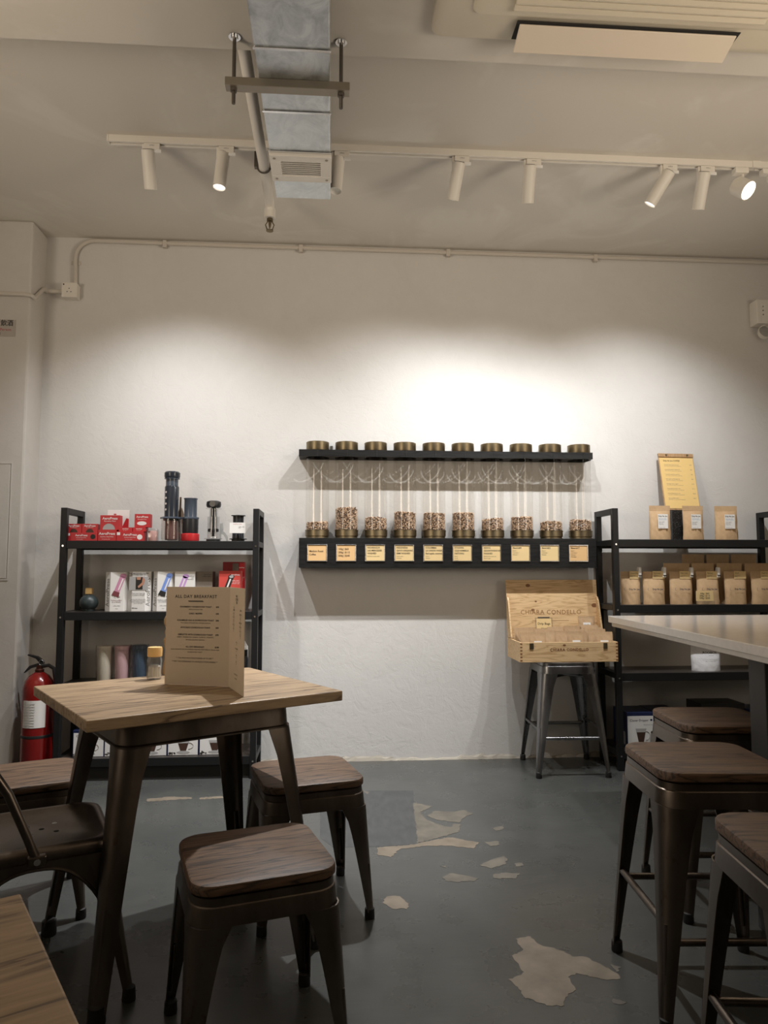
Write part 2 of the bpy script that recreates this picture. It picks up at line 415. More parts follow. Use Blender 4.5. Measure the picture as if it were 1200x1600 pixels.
# yellowed seam of the repaired strip towards the left
patch([(-450, 232), (-380, 226), (-300, 228), (-300, 233), (-380, 234), (-450, 238)], M_BARE)
patch([(-650, 236), (-560, 228), (-480, 230), (-480, 236), (-560, 240), (-650, 246)], M_BARE)

# ================================================================== CEILING THINGS
# --- ventilation duct
DX0, DX1, DZ, DEND = -0.262, -0.016, 2.80, 3.19
duct = thing('ventilation_duct', 'galvanised steel ventilation duct running under the ceiling', 'duct', (0, 0, 0))
seg = [0.2, 1.25, 2.235, 2.56, 2.815, DEND]
for a, b in zip(seg, seg[1:]):
    B().box(DX0, DX1, a+0.001, b-0.001, DZ, CEILN-0.012 if b < EDGE+0.2 else CEILN+0.06).build('duct_section', M_GALV, duct, False, 0.004)
for y in seg[1:-1]:
    B().box(DX0-0.003, DX1+0.003, y-0.006, y+0.006, DZ-0.004, DZ+0.0005).build('seam', M_CHROME, duct, False, 0.001)
vent = thing('air_vent', 'cream air grille screwed to the underside of the duct', 'vent', (0, 0, DZ-0.0006))
x0, x1, y0, y1 = DX0-0.002, DX1+0.004, 2.824, 3.02
fr = B()
fr.box(x0, x1, y0, y0+0.045, -0.014, 0); fr.box(x0, x1, y1-0.045, y1, -0.014, 0)
fr.box(x0, x0+0.045, y0+0.045, y1-0.045, -0.014, 0); fr.box(x1-0.045, x1, y0+0.045, y1-0.045, -0.014, 0)
fr.build('frame', M_WHITEP, vent, False, 0.002)
B().box(x0+0.045, x1-0.045, y0+0.045, y1-0.045, -0.003, 0).build('backing', M_DARK, vent, False)
sl = None
for i in range(8):
    y = y0+0.051+i*0.0145
    me = B().prism([(y+0.002, -0.0135), (y+0.007, -0.0135), (y+0.009, -0.006), (y+0.007, -0.006)], x0+0.045, x1-0.045, 'x').build('slat', M_WHITEP, vent, False)
for cx in (x0+0.02, x1-0.02):
    for cy in (y0+0.022, y1-0.022):
        B().cyl((cx, cy, -0.0155), (cx, cy, -0.014), 0.006, n=10).build('screw', M_CHANNEL, vent)
# --- hanger
hang = thing('duct_hanger', 'steel channel on two threaded rods carrying the duct', 'hanger', (0, 0, 0))
HY = 2.40
B().box(-0.375, 0.052, HY-0.02, HY+0.02, DZ-0.030, DZ-0.0005).build('channel', M_CHANNEL, hang, False, 0.002)
for rx in (-0.347, 0.022):
    B().cyl((rx, HY, DZ-0.085), (rx, HY, CEILN), 0.0065, n=8).build('threaded_rod', M_ROD, hang)
    B().lathe([(0.021, 0), (0.021, 0.003), (0.012, 0.003), (0.012, -0.009), (0.0066, -0.009)], 14, (rx, HY, CEILN-0.0035)).build('washer', M_CHROME, hang)
    B().cyl((rx, HY, DZ-0.042), (rx, HY, DZ-0.0305), 0.012, n=6).build('nut', M_ROD, hang, False)
# --- sprinkler pipe
sp = thing('sprinkler_pipe', 'white painted sprinkler pipe beside the duct ending in a brass head', 'pipe', (0, 0, 0))
px_, pz_ = -0.333, 3.022
B().tube([(px_, EDGE-0.005, pz_), (px_, 3.0, pz_), (px_, 3.56, pz_), (px_, 3.62, pz_-0.003), (px_, 3.655, pz_-0.02), (px_, 3.67, pz_-0.06)], 0.024, 16).build('pipe', M_WHITEP, sp)
B().lathe([(0.029, 0), (0.029, 0.05), (0.025, 0.055)], 16, (px_, 3.67, pz_-0.082)).build('elbow_collar', M_WHITEP, sp)
cb = B(); cb.tube([(px_+0.030*math.cos(a), 3.33, pz_+0.028*math.sin(a)) for a in [PI+PI*i/12 for i in range(13)]], 0.004, 6)
for s in (-1, 1): cb.box(px_+s*0.036-0.009, px_+s*0.036+0.009, 3.318, 3.342, pz_-0.004, CEIL)
cb.build('pipe_clamp', M_ROD, sp)
hd = B(); c0 = (px_, 3.67, pz_-0.135)
hd.lathe([(0.012, 0.055), (0.016, 0.05), (0.016, 0.038), (0.008, 0.034), (0.006, 0.012), (0.003, 0.0)], 12, c0)
for s in (-1, 1): hd.tube([(px_+s*0.012, 3.67, c0[2]+0.036), (px_+s*0.022, 3.67, c0[2]+0.018), (px_+s*0.015, 3.67, c0[2]-0.004), (px_, 3.67, c0[2]-0.010)], 0.003, 6)
hd.lathe([(0.019, -0.014), (0.019, -0.011), (0.004, -0.009)], 12, c0)
hd.build('sprinkler_head', M_BRASS, sp)
# --- air conditioner cassette
AX0, AX1, AY1, AY0 = 0.325, 1.64, 2.325, 1.10
ac = thing('air_conditioner', 'cream ceiling cassette air conditioner with an open louvre flap', 'air conditioner', (0, 0, CEILN))
def ring(b, x0, x1, y0, y1, w_, z0, z1):
    b.box(x0, x1, y0, y0+w_, z0, z1); b.box(x0, x1, y1-w_, y1, z0, z1)
    b.box(x0, x0+w_, y0+w_, y1-w_, z0, z1); b.box(x1-w_, x1, y0+w_, y1-w_, z0, z1)
B().loft([[(x, y, z) for x, y in rrect((AX1-AX0)/2-i, (AY1-AY0)/2-i, 0.04, 4, (AX0+AX1)/2, (AY0+AY1)/2)] for z, i in ((0, 0), (-0.018, 0), (-0.026, 0.01))]).build('panel', M_ACP, ac)
ix0, ix1, iy1, iy0 = 0.555, 1.435, 2.185, 1.24
B().loft([[(x, y, z) for x, y in rrect((AX1-AX0)/2-0.12-i, (AY1-AY0)/2-0.12-i, 0.03, 4, (AX0+AX1)/2, (AY0+AY1)/2)] for z, i in ((-0.0265, 0), (-0.033, 0.004), (-0.036, 0.014))]).build('inner_panel', M_ACP, ac)
B().box(0.60, 1.365, 2.212, 2.296, -0.0385, -0.0365).build('outlet_slot', M_DARK, ac, False)
fl = B(); fl.mx = Matrix.Translation((0, 2.222, -0.040)) @ Matrix.Rotation(R(-16), 4, 'X')
fl.box(0.61, 1.355, 0, 0.098, -0.006, 0.0).build('flap', M_ACFLAP, ac, False, 0.002)
for i in range(26):
    y = 2.165 - i*0.030
    B().prism([(y, -0.0365), (y-0.022, -0.0365), (y-0.022, -0.043), (y-0.006, -0.048), (y, -0.047)], ix0+0.02, ix1-0.02, 'x').build('slat', M_ACP, ac, False)
text('Panasonic', 0.022, M_INK, ac, (1.555, 2.245, -0.0268), rot=(PI, 0, 0), bold=0.01)

# --- light track and spotlights
TY = 3.27
track = thing('light_track', 'long cream lighting track fixed across the ceiling', 'light track', (0, 0, CEIL))
tx0, tx1 = -1.033, 2.06
def rail(x0, x1):
    b = B(); b.box(x0, x1, TY-0.018, TY-0.007, -0.032, 0); b.box(x0, x1, TY+0.007, TY+0.018, -0.032, 0); b.box(x0, x1, TY-0.007, TY+0.007, -0.01, 0)
    b.build('rail', M_WHITEP, track, False, 0.001)
    B().box(x0+0.03, x1-0.01, TY-0.0068, TY+0.0068, -0.014, -0.0101).build('conductor_slot', M_DARK, track, False)
rail(tx0, tx1); rail(tx1+0.002, 3.1)
B().box(tx0-0.008, tx0-0.0002, TY-0.019, TY+0.019, -0.033, 0).build('end_cap', M_WHITEP, track, False, 0.001)
B().box(tx1-0.02, tx1+0.02, TY-0.021, TY-0.0185, -0.034, -0.0).build('joint', M_WHITEP, track, False)
def spot(x, target, label, energy, cone=106, blend=1.0, colr=NEUT, L=0.165, rad=0.0295, rec=0.040):
    t = thing('track_spotlight', label, 'spotlight', (x, TY, CEIL-0.033), group='cylindrical spotlights on the track')
    B().box(-0.035, 0.035, -0.017, 0.017, -0.030, 0).build('adapter', M_WHITEP, t, False, 0.002)
    text('OPPLE', 0.008, M_GREYINK, t, (0.0, -0.0175, -0.012))
    B().box(0.010, 0.042, -0.0165, -0.010, -0.044, -0.0305).build('rating_label', M_LABEL, t, False)
    p = Vector((-0.018, 0, -0.062)); d = (Vector(target) - Vector((x, TY, CEIL-0.033)) - p).normalized()
    B().box(-0.046, -0.034, -0.010, 0.010, -0.075, -0.001).build('bracket', M_WHITEP, t, False, 0.002)
    Z_ = -d; mx = Matrix.Translation(p + d*0.0) @ Z_.to_track_quat('Z', 'Y').to_matrix().to_4x4()
    b = B(); b.mx = mx
    b.lathe([(0.006, 0.034), (rad-0.004, 0.034), (rad, 0.030), (rad, 0.030-L), (rad-0.0015, 0.030-L), (rad-0.0035, 0.0315+rec-L), (0.006, 0.0325+rec-L)], 24)
    body = b.build('body', M_WHITEP, t)
    b = B(); b.mx = mx; b.lathe([(0.004, 0.0345), (rad-0.006, 0.0345), (rad-0.006, 0.036), (0.004, 0.036)], 20); b.build('rear_cap', M_DARK, body)
    b = B(); b.mx = mx; b.lathe([(rad-0.004, 0.030+rec-L), (0.001, 0.030+rec-L)], 24, caps=False); b.build('lens', M_LENS if rec < 0.02 else M_LENSD, body)
    o = lamp('spot_light', 'SPOT', p + d*(L-0.028), energy, colr, spot_size=R(cone), spot_blend=blend, shadow_soft_size=0.018)
    o.parent = t; o.rotation_euler = d.to_track_quat('-Z', 'Y').to_euler()
    return t
E1 = 82.0
spot(-0.838, (-0.86, WALL, 0.80), 'spotlight at the left end of the track, above the red boxes', E1)
spot(-0.50, (-0.80, 3.15, 0.0), 'second spotlight from the left end of the track, lit lens showing', 80, 70, rec=0.006)
spot(0.035, (-0.25, 2.98, 0.0), 'spotlight partly hidden behind the end of the duct', 310, 88)
spot(0.605, (0.28, WALL, 0.80), 'spotlight fourth from the left end of the track, above the bean tubes', 68)
spot(0.952, (1.0, WALL, 0.78), 'spotlight fifth from the left end of the track, above the bean tubes', 58)
spot(1.624, (0.25, WALL, 0.55), 'spotlight tilted steeply to the left with a bright lens', 52, 96, rec=0.006)
spot(1.813, (1.80, WALL, 0.80), 'spotlight beside the round warm lamp, above the coffee bags', E1)
# round warm lamp
rl = thing('round_spotlight', 'round drum-shaped spotlight glowing warm towards the room', 'spotlight', (1.985, TY, CEIL-0.033))
B().box(-0.034, 0.034, -0.020, 0.020, -0.028, 0).build('adapter', M_WHITEP, rl, False, 0.004)
B().cyl((0.012, 0, -0.062), (0.012, 0, -0.028), 0.006, n=10).build('stem', M_WHITEP, rl)
d = Vector((0.42, -0.62, -0.66)).normalized()
mx = Matrix.Translation(Vector((0.012, 0, -0.098)) - d*0.022) @ (-d).to_track_quat('Z', 'Y').to_matrix().to_4x4()
b = B(); b.mx = mx; b.lathe([(0.010, 0.032), (0.034, 0.030), (0.044, 0.018), (0.046, -0.055), (0.043, -0.056), (0.042, -0.048), (0.010, -0.044)], 28)
body = b.build('body', M_WHITEP, rl)
b = B(); b.mx = mx; b.lathe([(0.0415, -0.050), (0.001, -0.050)], 28, caps=False); b.build('lens', M_LENSW, body)
o = lamp('warm_spot_light', 'SPOT', Vector((0.012, 0, -0.098)) + d*0.05, 60.0, WARM, spot_size=R(110), spot_blend=0.9, shadow_soft_size=0.04)
o.parent = rl; o.rotation_euler = d.to_track_quat('-Z', 'Y').to_euler()
ra = thing('track_adapter', 'cream track adapter at the right edge of the frame', 'adapter', (2.125, TY, CEIL-0.033))
B().box(-0.034, 0.05, -0.018, 0.018, -0.026, 0).build('housing', M_WHITEP, ra, False, 0.003)
B().box(0.0, 0.02, -0.010, 0.010, -0.060, -0.0262).build('stem', M_WHITEP, ra, False, 0.002)

# --- conduit and boxes on the wall
cd = thing('wall_conduit', 'cream conduit running along the top of the back wall', 'conduit', (0, 0, 0))
jx, jz = q(114, 459, WALL)
CR = 0.0125; cy_ = WALL-CR-0.001
pts = [q(118, 446, cy_), q(118, 402, cy_)]
cx0, cz0 = pts[-1]; zt = q(170, 377, cy_)[1]
arc = [(cx0+0.11*(1-math.cos(a)), zt-0.11+0.11*math.sin(a)) for a in [PI/2*i/8 for i in range(9)]]
path = [(pts[0][0], cy_, pts[0][1])] + [(a, cy_, b) for a, b in arc]
for px_e, py_e in ((400, 385), (620, 392), (850, 399), (1100, 406)):
    a, b = q(px_e, py_e, cy_); path.append((a, cy_, min(b, CEIL-CR-0.012)))
path.append((4.19, cy_, path[-1][2]))
B().tube(path, CR, 10).build('pipe', M_CONDUIT, cd)
for px_e, py_e in ((118, 410), (258, 380), (470, 387), (700, 394), (930, 402)):
    a, b = q(px_e, py_e, cy_)
    if px_e == 118: B().box(a-0.028, a+0.028, WALL-0.005, WALL-0.0005, b-0.012, b+0.012).build('clip', M_CONDUIT, cd, False, 0.002)
    else: B().box(a-0.012, a+0.012, WALL-0.028, WALL-0.0005, b-0.030, b+0.014).build('clip', M_CONDUIT, cd, False, 0.002)
jb = thing('junction_box', 'square cream junction box joining the two conduits', 'junction box', (jx, WALL, jz))
B().box(-0.043, 0.043, -0.058, -0.0005, -0.043, 0.043).build('housing', M_WHITEP, jb, False, 0.003)
B().box(-0.044, 0.044, -0.064, -0.0585, -0.044, 0.044).build('cover', M_WHITEP, jb, False, 0.003)
for a, b_ in ((-0.032, 0.032), (0.0, 0.008), (-0.011, -0.012), (0.011, -0.012)):
    B().cyl((a, -0.0655, b_), (a, -0.064, b_), 0.0045 if a < -0.02 else 0.003, n=8).build('screw_hole', M_INK, jb)
c2 = thing('pillar_conduit', 'short cream conduit bending round the pillar to the junction box', 'conduit', (0, 0, 0))
za = q(30, 461, PY)[1]; zb = jz+0.0
B().tube([(-2.9, PY-0.0135, za+0.01), (-2.2, PY-0.0135, za+0.005), (PX-0.03, PY-0.0135, za), (PX+0.004, PY-0.010, za-0.003), (PX+0.0135, PY+0.02, za-0.006), (PX+0.0135, WALL-0.06, zb), (PX+0.024, WALL-0.032, zb), (PX+0.05, WALL-0.030, zb), (jx-0.044, WALL-0.030, zb)], 0.0125, 10).build('pipe', M_CONDUIT, c2)

# --- emergency light, sign, access panel
ex, ez = q(1170, 475, WALL); ex1, ez1 = q(1170, 512, WALL)
el = thing('emergency_light', 'cream emergency light box with a round lamp high on the wall', 'emergency light', (ex+0.15, WALL, (ez+ez1)/2))
hz = (ez-ez1)/2
B().box(-0.15, 0.15, -0.085, -0.0005, -hz, hz).build('housing', M_WHITEP, el, False, 0.004)
B().box(-0.125, 0.125, -0.087, -0.0852, -hz+0.01, hz-0.022).build('cover', M_WHITEP, el, False, 0.001)
for k in range(3): B().cyl((-0.112, -0.0895, 0.03-k*0.026), (-0.112, -0.0871, 0.03-k*0.026), 0.0045, n=8).build('indicator', M_GREYINK if k else M_CHROME, el)
for s in (-1, 1):
    mx = Matrix.Translation((s*0.085, -0.050, -hz-0.048)) @ Matrix.Rotation(R(72), 4, 'X')
    b = B(); b.mx = mx; b.lathe([(0.012, -0.03), (0.034, -0.022), (0.044, 0.0), (0.046, 0.014), (0.042, 0.014), (0.030, 0.002), (0.008, -0.01)], 24); lh = b.build('lamp_head', M_WHITEP, el)
    b = B(); b.mx = mx; b.lathe([(0.0415, 0.012), (0.0015, 0.0145)], 24, caps=False); b.build('lens', M_CHROME, lh)
    B().cyl((s*0.085, -0.045, -hz-0.006), (s*0.085, -0.045, -hz), 0.014, n=12).build('swivel', M_WHITEP, el)
sx1, sz0 = q(24, 526, PY); _, sz1 = q(24, 500, PY)
sg = thing('notice_sign', 'small pale notice with black Chinese characters on the pillar', 'sign', (sx1-0.14, PY, (sz0+sz1)/2))
sh = (sz1-sz0)/2
B().box(-0.14, 0.14, -0.003, -0.0003, -sh, sh).build('plate', mat('notice_plate', (0.46, 0.42, 0.38), 0.4), sg, False)
text('人士飲酒', 0.038, M_INK, sg, (0.128, -0.0036, sh-0.022), 'RIGHT', bold=0.012, name='lettering', sx=0.92)
text('Person', 0.022, M_REDINK, sg, (0.118, -0.0036, -0.010), 'RIGHT')
text('18', 0.022, M_INK, sg, (0.06, -0.0036, -sh+0.014), 'RIGHT')
px1, pz1 = q(18, 725, PY); _, pz0 = q(18, 905, PY)
ap = thing('access_panel', 'flat painted access panel set in the pillar', 'panel', (px1, PY, (pz0+pz1)/2))
B().box(-0.55, -0.004, -0.006, -0.0005, -(pz1-pz0)/2+0.004, (pz1-pz0)/2-0.004).build('door_leaf', M_PILLAR, ap, False, 0.002)
fr = B(); hh = (pz1-pz0)/2
fr.box(-0.56, 0.006, -0.004, -0.0004, hh, hh+0.008); fr.box(-0.56, 0.006, -0.004, -0.0004, -hh-0.008, -hh); fr.box(0.0, 0.006, -0.004, -0.0004, -hh, hh)
fr.build('frame', M_PILLAR, ap, False, 0.001)

# ================================================================== SHELF UNITS
FRY, BKY = 4.01, 4.30          # front and back faces of the shelf frames
def shelf_unit(x0, x1, levels, htop, label, plinth):
    t = thing('shelf_unit', label, 'shelf', ((x0+x1)/2, (FRY+BKY)/2, 0), group='black metal shelf units')
    hw, hd, p = (x1-x0)/2, (BKY-FRY)/2, 0.033
    for sx in (-1, 1):
        for sy in (-1, 1):
            cx, cy = sx*(hw-p/2), sy*(hd-p/2)
            B().box(cx-p/2, cx+p/2, cy-p/2, cy+p/2, 0, htop).build('post', M_BLACK, t, False, 0.002)
        B().box(sx*(hw-p/2)-p/2, sx*(hw-p/2)+p/2, -hd+p, hd-p, htop-p, htop).build('top_rail', M_BLACK, t, False, 0.002)
        for z in levels:
            B().box(sx*(hw-p/2)-p/2, sx*(hw-p/2)+p/2, -hd+p, hd-p, z-0.032, z-0.001).build('side_rail', M_BLACK, t, False, 0.002)
            for dz in (0.016,):
                B().cyl((sx*(hw-p/2), -hd-0.002, z-dz-0.012), (sx*(hw-p/2), -hd, z-dz-0.012), 0.005, n=10).build('bolt', M_CHROME, t)
    for z in levels:
        B().box(-hw+p, hw-p, -hd+0.012, hd-0.004, z-0.012, z).build('shelf_board', M_SHELFBOARD, t, False, 0.001)
        B().box(-hw+p, hw-p, -hd+0.002, -hd+0.012, z-0.044, z).build('front_rail', M_BLACK, t, False, 0.002)
        B().box(-hw+p, hw-p, hd-0.014, hd-0.005, z-0.044, z-0.0125).build('back_rail', M_BLACK, t, False, 0.002)
    if plinth: B().box(-hw+p, hw-p, -hd+0.02, hd-0.02, 0.0, levels[0]-0.046).build('plinth', M_DARK, t, False)
    return t
LZ = [q(250, 1184, FRY)[1], 0.50, q(250, 956, FRY)[1], q(250, 845, FRY)[1]]
RZ = [q(1080, 1172, FRY)[1], q(1080, 1051, FRY)[1], q(1080, 945, FRY)[1], q(1080, 843, FRY)[1]]
lx0, lx1 = q(95, 800, FRY)[0]+0.0, q(405, 800, FRY)[0]
rx0 = q(957, 800, FRY)[0]; rx1 = rx0+1.06
shelf_unit(lx0, lx1, LZ, q(97, 793, FRY)[1], 'black metal shelf unit with red and white boxes beside the pillar', True)
shelf_unit(rx0, rx1, RZ, q(960, 794, FRY)[1], 'black metal shelf unit holding kraft coffee bags', False)

# ------------------------------------------------------------------ small red boxes on the left unit
LT = LZ[3]; LM = LZ[2]
def pbox(name, label, cat, px0, px1, pyt, pyb, Y, depth, m, z0=None, group=None, rotz=0.0, bev=0.001):
    """a carton whose front face fills the given pixels on plane Y; returns (thing, half width, height)"""
    xa, _ = q(px0, pyb, Y); xb, zb = q(px1, pyb, Y); _, zt_ = q(px0, pyt, Y)
    z0 = zb if z0 is None else z0
    h = zt_-z0; hw = (xb-xa)/2
    t = thing(name, label, cat, ((xa+xb)/2, Y, z0), rotz, group)
    B().box(-hw, hw, 0, depth, 0, h).build('carton', m, t, False, bev)
    return t, hw, h
GR = 'small red filter boxes on the top shelf'
RB = 4.045
def red(px0, px1, pyt, pyb, Y, dep, label, deco, z0, m=M_RED):
    t, hw, h = pbox('filter_box', label, 'box', px0, px1, pyt, pyb, Y, dep, m, z0, GR)
    if deco == 'wide':
        text('AeroPress', h*0.34, M_WHITEINK, t, (0, -0.0008, h*0.66), bold=0.02); text('Stainless Steel Filter', h*0.15, M_WHITEINK, t, (0, -0.0008, h*0.38)); text('for brewing coffee', h*0.10, M_WHITEINK, t, (-hw*0.1, -0.0008, h*0.16))
    else:
        text('AeroPress', min(h*0.3, hw*0.36), M_WHITEINK, t, (0, -0.0008, h*0.78), bold=0.02); text('Reusable Filter', min(h*0.14, hw*0.2), M_WHITEINK, t, (0, -0.0008, h*0.60))
    return t, hw, h
z0 = LT
t, hw, h = red(102, 152, 832, 843, RB, 0.09, 'wide flat red box with a black disc, nearest the left post', 'wide', z0)
flat('printed_disc', M_INK, t, circ(hw*0.72, h*0.5, h*0.30), 0); card('sticker', M_LABEL, t, -hw*0.98, -hw*0.72, h*0.62, h*0.92, 0)
zA = z0 + h + 0.0005
t, hw, h = red(103, 127.2, 818.5, 831.5, RB+0.012, 0.07, 'small red box with a dark half disc, standing leftmost on the flat box', 'small', zA); flat('printed_disc', M_COFFEE, t, circ(0, 0, hw*0.5, 12, 0, 180), 0)
t, hw, h = red(127.9, 152.5, 818.5, 831.5, RB+0.012, 0.07, 'small red box with a dark half disc beside the grey dome box', 'small', zA); flat('printed_disc', M_COFFEE, t, circ(0, 0, hw*0.5, 12, 0, 180), 0)
t, hw, h = red(152.8, 181.3, 828, 843, RB, 0.09, 'red box supporting the box with a pale grey dome', 'wide', z0); zB = z0+h+0.0005
t, hw, h = red(156, 187, 805, 828, RB+0.010, 0.05, 'red box with a big pale grey dome printed on it', 'small', zB); flat('printed_dome', M_GREYC, t, circ(-hw*0.1, 0.002, hw*0.62, 16, 0, 180), 0)
t, hw, h = red(182, 224, 830.5, 843, RB, 0.09, 'wide flat red box with a white disc, beside the clear packet', 'wide', z0); zC = z0+h+0.0005
flat('printed_disc', M_WHITEINK, t, circ(hw*0.72, h*0.42, h*0.28), 0); card('sticker', M_LABEL, t, -hw*0.98, -hw*0.74, h*0.62, h*0.92, 0)
t, hw, h = red(185.5, 206.5, 824, 831, RB+0.008, 0.07, 'small low red box lying under the white packet', 'wide', zC)
t, hw, h = red(207.5, 227, 824, 831, RB+0.008, 0.07, 'small low red box carrying the box with a white oval', 'wide', zC); zD = zC+h+0.0005
t, hw, h = red(210, 234, 803, 824, RB+0.012, 0.05, 'upright red box with a white oval filter picture', 'small', zD)
flat('printed_oval', M_WHITEINK, t, circ(-hw*0.05, h*0.30, hw*0.62, 20, rz=h*0.15), 0)
# white packet leaning behind
xa, za_ = q(168, 826, RB+0.13); xb, zb_ = q(203, 797, RB+0.13)
t = thing('filter_packet', 'white packet with a red flap leaning behind the red boxes', 'packet', ((xa+xb)/2, RB+0.11, LT), rot=(R(-4), 0, 0))
hp = zb_-LT; wp = (xb-xa)/2
B().box(-wp, wp, 0, 0.02, 0, hp).build('packet', M_WHITE, t, False, 0.001)
flat('red_flap', M_RED, t, [(wp*0.15, hp*0.25), (wp*0.98, hp*0.25), (wp*0.98, hp*0.72), (wp*0.75, hp*0.74)], 0, 0.002)
flat('printed_mark', M_REDINK, t, circ(-wp*0.3, hp*0.86, 0.008, 12, rz=0.004), 0)
# clear packet
xa, _ = q(227, 843, RB); xb, zb_ = q(244, 826, RB)
t = thing('clear_packet', 'clear plastic packet of paper filters at the end of the red boxes', 'packet', ((xa+xb)/2, RB+0.02, LT)); wp = (xb-xa)/2; hp = zb_-LT
B().lathe([(wp*0.8, 0.001), (wp*0.84, 0.004), (wp*0.84, hp*0.8), (wp*0.78, hp*0.84)], 20, (0, wp, 0)).build('filters', mat('pink_filters', (0.72, 0.42, 0.38), 0.7), t)
b = B(); b.loft([[(x, wp+y*1.0, z) for x, y in rrect(wp*k, wp*0.95*k, 0.01, 3)] for z, k in ((0, 0.96), (0.004, 1.0), (hp*0.9, 1.0), (hp, 0.9))]); b.build('wrapper', M_WRAP, t)

# ------------------------------------------------------------------ coffee presses on the left unit
def px_r(w_px, Y): return w_px*Y/FPX/2.0
def cz(py, Y): return q(300, py, Y)[1] - LT
CY = 4.12
def press(name, label, pxc):
    return thing(name, label, 'coffee maker', (q(pxc, 840, CY)[0], CY, LT))
zz = lambda py: max(0.0, q(300, py, CY)[1]-LT)
def lath(parent, name, m, prof, n=28, **k):   # profile in (pixel width, pixel y)
    return B().lathe([(px_r(w_, CY), zz(y)) for w_, y in prof], n, **k).build(name, m, parent)
def hexflange(parent, wpx, y0, y1, m):
    return B().prism([(px_r(wpx, CY)*math.cos(R(60*i)), px_r(wpx, CY)*math.sin(R(60*i))) for i in range(6)], zz(y0), zz(y1)).build('flange', m, parent, False, 0.001)
b0 = 845.5
t = press('coffee_press', 'tall smoke-grey coffee press standing in a rose-brown jug', 267)
lath(t, 'plunger_cap', M_SMOKE, [(17, 748), (22.5, 747.5), (24, 745), (24, 739.5), (20, 737.5)], 12)
lath(t, 'plunger', M_SMOKE2, [(18.5, 760), (18.5, 749.2), (23, 749), (23, 748.2)])
lath(t, 'chamber', M_SMOKE, [(21, 808), (21.5, 762), (20, 760.3)])
for k in range(4):
    o = flat('scale_mark', M_WHITEINK, t, circ(0, 0, 0.006, 10), 0, 0.001); o.location = (-px_r(21, CY)*0.66, -px_r(21, CY)*0.78, zz(770+k*9)); o.rotation_euler = (0, 0, R(-40))
hexflange(t, 34, 811, 808.3, M_SMOKE2)
lath(t, 'filter_cap', M_BLACKP, [(22, 814), (24, 813.5), (24, 811.2)])
lath(t, 'inner_chamber', M_ROSE, [(17.5, 843.8), (18.2, 843), (18.6, 814.2)])
lath(t, 'jug', M_ACRYL, [(16, b0), (26, b0), (29, 842), (29.5, 812), (28.8, 812), (28.2, 842), (16, 844.5)])
t = press('coffee_press', 'short grey-blue coffee press on a red base', 297)
lath(t, 'plunger', M_SMOKE2, [(19, 809), (19.2, 781), (21, 779.5), (21, 778.8), (10, 778.8)])
hexflange(t, 26, 811, 808.3, M_SMOKE2)
lath(t, 'ribbed_cup', M_BLACKP, [(23, 833.6), (24, 832), (24.4, 811.2)], 24)
lath(t, 'base', M_REDP, [(26, b0), (27.5, 844), (27.5, 834.6), (25, 833.8)])
t = press('coffee_press', 'clear coffee press with a black plunger knob', 333)
lath(t, 'plunger_knob', M_BLACKP, [(15, 793.5), (21, 792.5), (23, 789), (22, 784), (14, 782.3)], 10)
o = flat('knob_ring', M_CHROME, t, circ(0, 0, 0.017), 0, 0.002); o.location = (0, -px_r(23, CY), zz(788))
lath(t, 'plunger', M_SMOKE, [(8, 838), (8.5, 830), (8.5, 794)])
lath(t, 'plunger_tube', M_GLASS, [(13, 826), (13.3, 795), (24, 794.8), (24, 794)], caps=False)
lath(t, 'seal', M_BLACKP, [(15, 831), (16.5, 830), (16.5, 826.5), (15, 826)])
lath(t, 'chamber', M_GLASS, [(18, 841), (18.2, 808), (22, 807.6)], caps=False)
hexflange(t, 28, 842.2, 841, M_GLASS)
lath(t, 'filter_cap', M_BLACKP, [(19, b0), (21, 844.8), (21, 843), (19, 842.4)])
t = press('coffee_press', 'small black coffee press behind a white card, nearest the right post', 372)
lath(t, 'plunger', M_BLACKP, [(16, 834), (16.5, 806.5), (22, 806), (22, 805), (6, 805)])
lath(t, 'chamber', M_SMOKE, [(18, 842.2), (18, 819)])
hexflange(t, 27, 842.8, 841.4, M_BLACKP)
lath(t, 'filter_cap', M_BLACKP, [(18, b0), (20, 844.8), (20, 843.1)])
t2 = thing('info_card', 'white card propped against the small black press', 'card', (q(371, 830, 4.05)[0], 4.052, q(371, 833, 4.05)[1]))
wc = px_r(24, 4.05); hc = q(371, 816.5, 4.05)[1]-q(371, 833, 4.05)[1]
B().box(-wc, wc, 0, 0.0015, 0, hc).build('card', M_WHITE, t2, False)
B().box(-wc*0.5, wc*0.5, 0.0016, 0.018, -(q(371, 833, 4.05)[1]-LT), 0.012).build('foot', M_GLASS, t2, False)
text('AeroPress Clear', 0.007, M_REDINK, t2, (0, -0.0006, hc*0.86)); text('Coffee maker\n$320', 0.006, M_INK, t2, (0.006, -0.0006, hc*0.55), 'LEFT')
t = thing('stirring_paddle', 'brown paddle standing behind the tall and short presses', 'paddle', (q(281, 840, 4.20)[0], 4.195, LT))
B().prism([(-0.006, 0), (0.006, 0), (0.009, 0.10), (0.021, 0.13), (0.022, 0.16), (0.012, 0.19), (0.006, 0.20), (0.006, 0.258), (-0.004, 0.258), (-0.006, 0.19), (-0.014, 0.15), (-0.009, 0.11)], -0.002, 0.002, 'y').build('paddle', M_SPOON, t, False, 0.001)
t = thing('scoop', 'grey scoop leaning beside the clear press', 'scoop', (q(349, 842, 4.14)[0], 4.14, LT))
B().prism([(-0.022, 0.0), (-0.014, 0.0), (-0.012, 0.045), (0.0, 0.04), (0.012, 0.022), (0.018, 0.0), (0.027, 0.0), (0.024, 0.028), (0.010, 0.052), (-0.002, 0.060), (-0.002, 0.108), (-0.020, 0.104)], -0.003, 0.003, 'y').build('scoop_body', M_GREYP, t, False, 0.001)

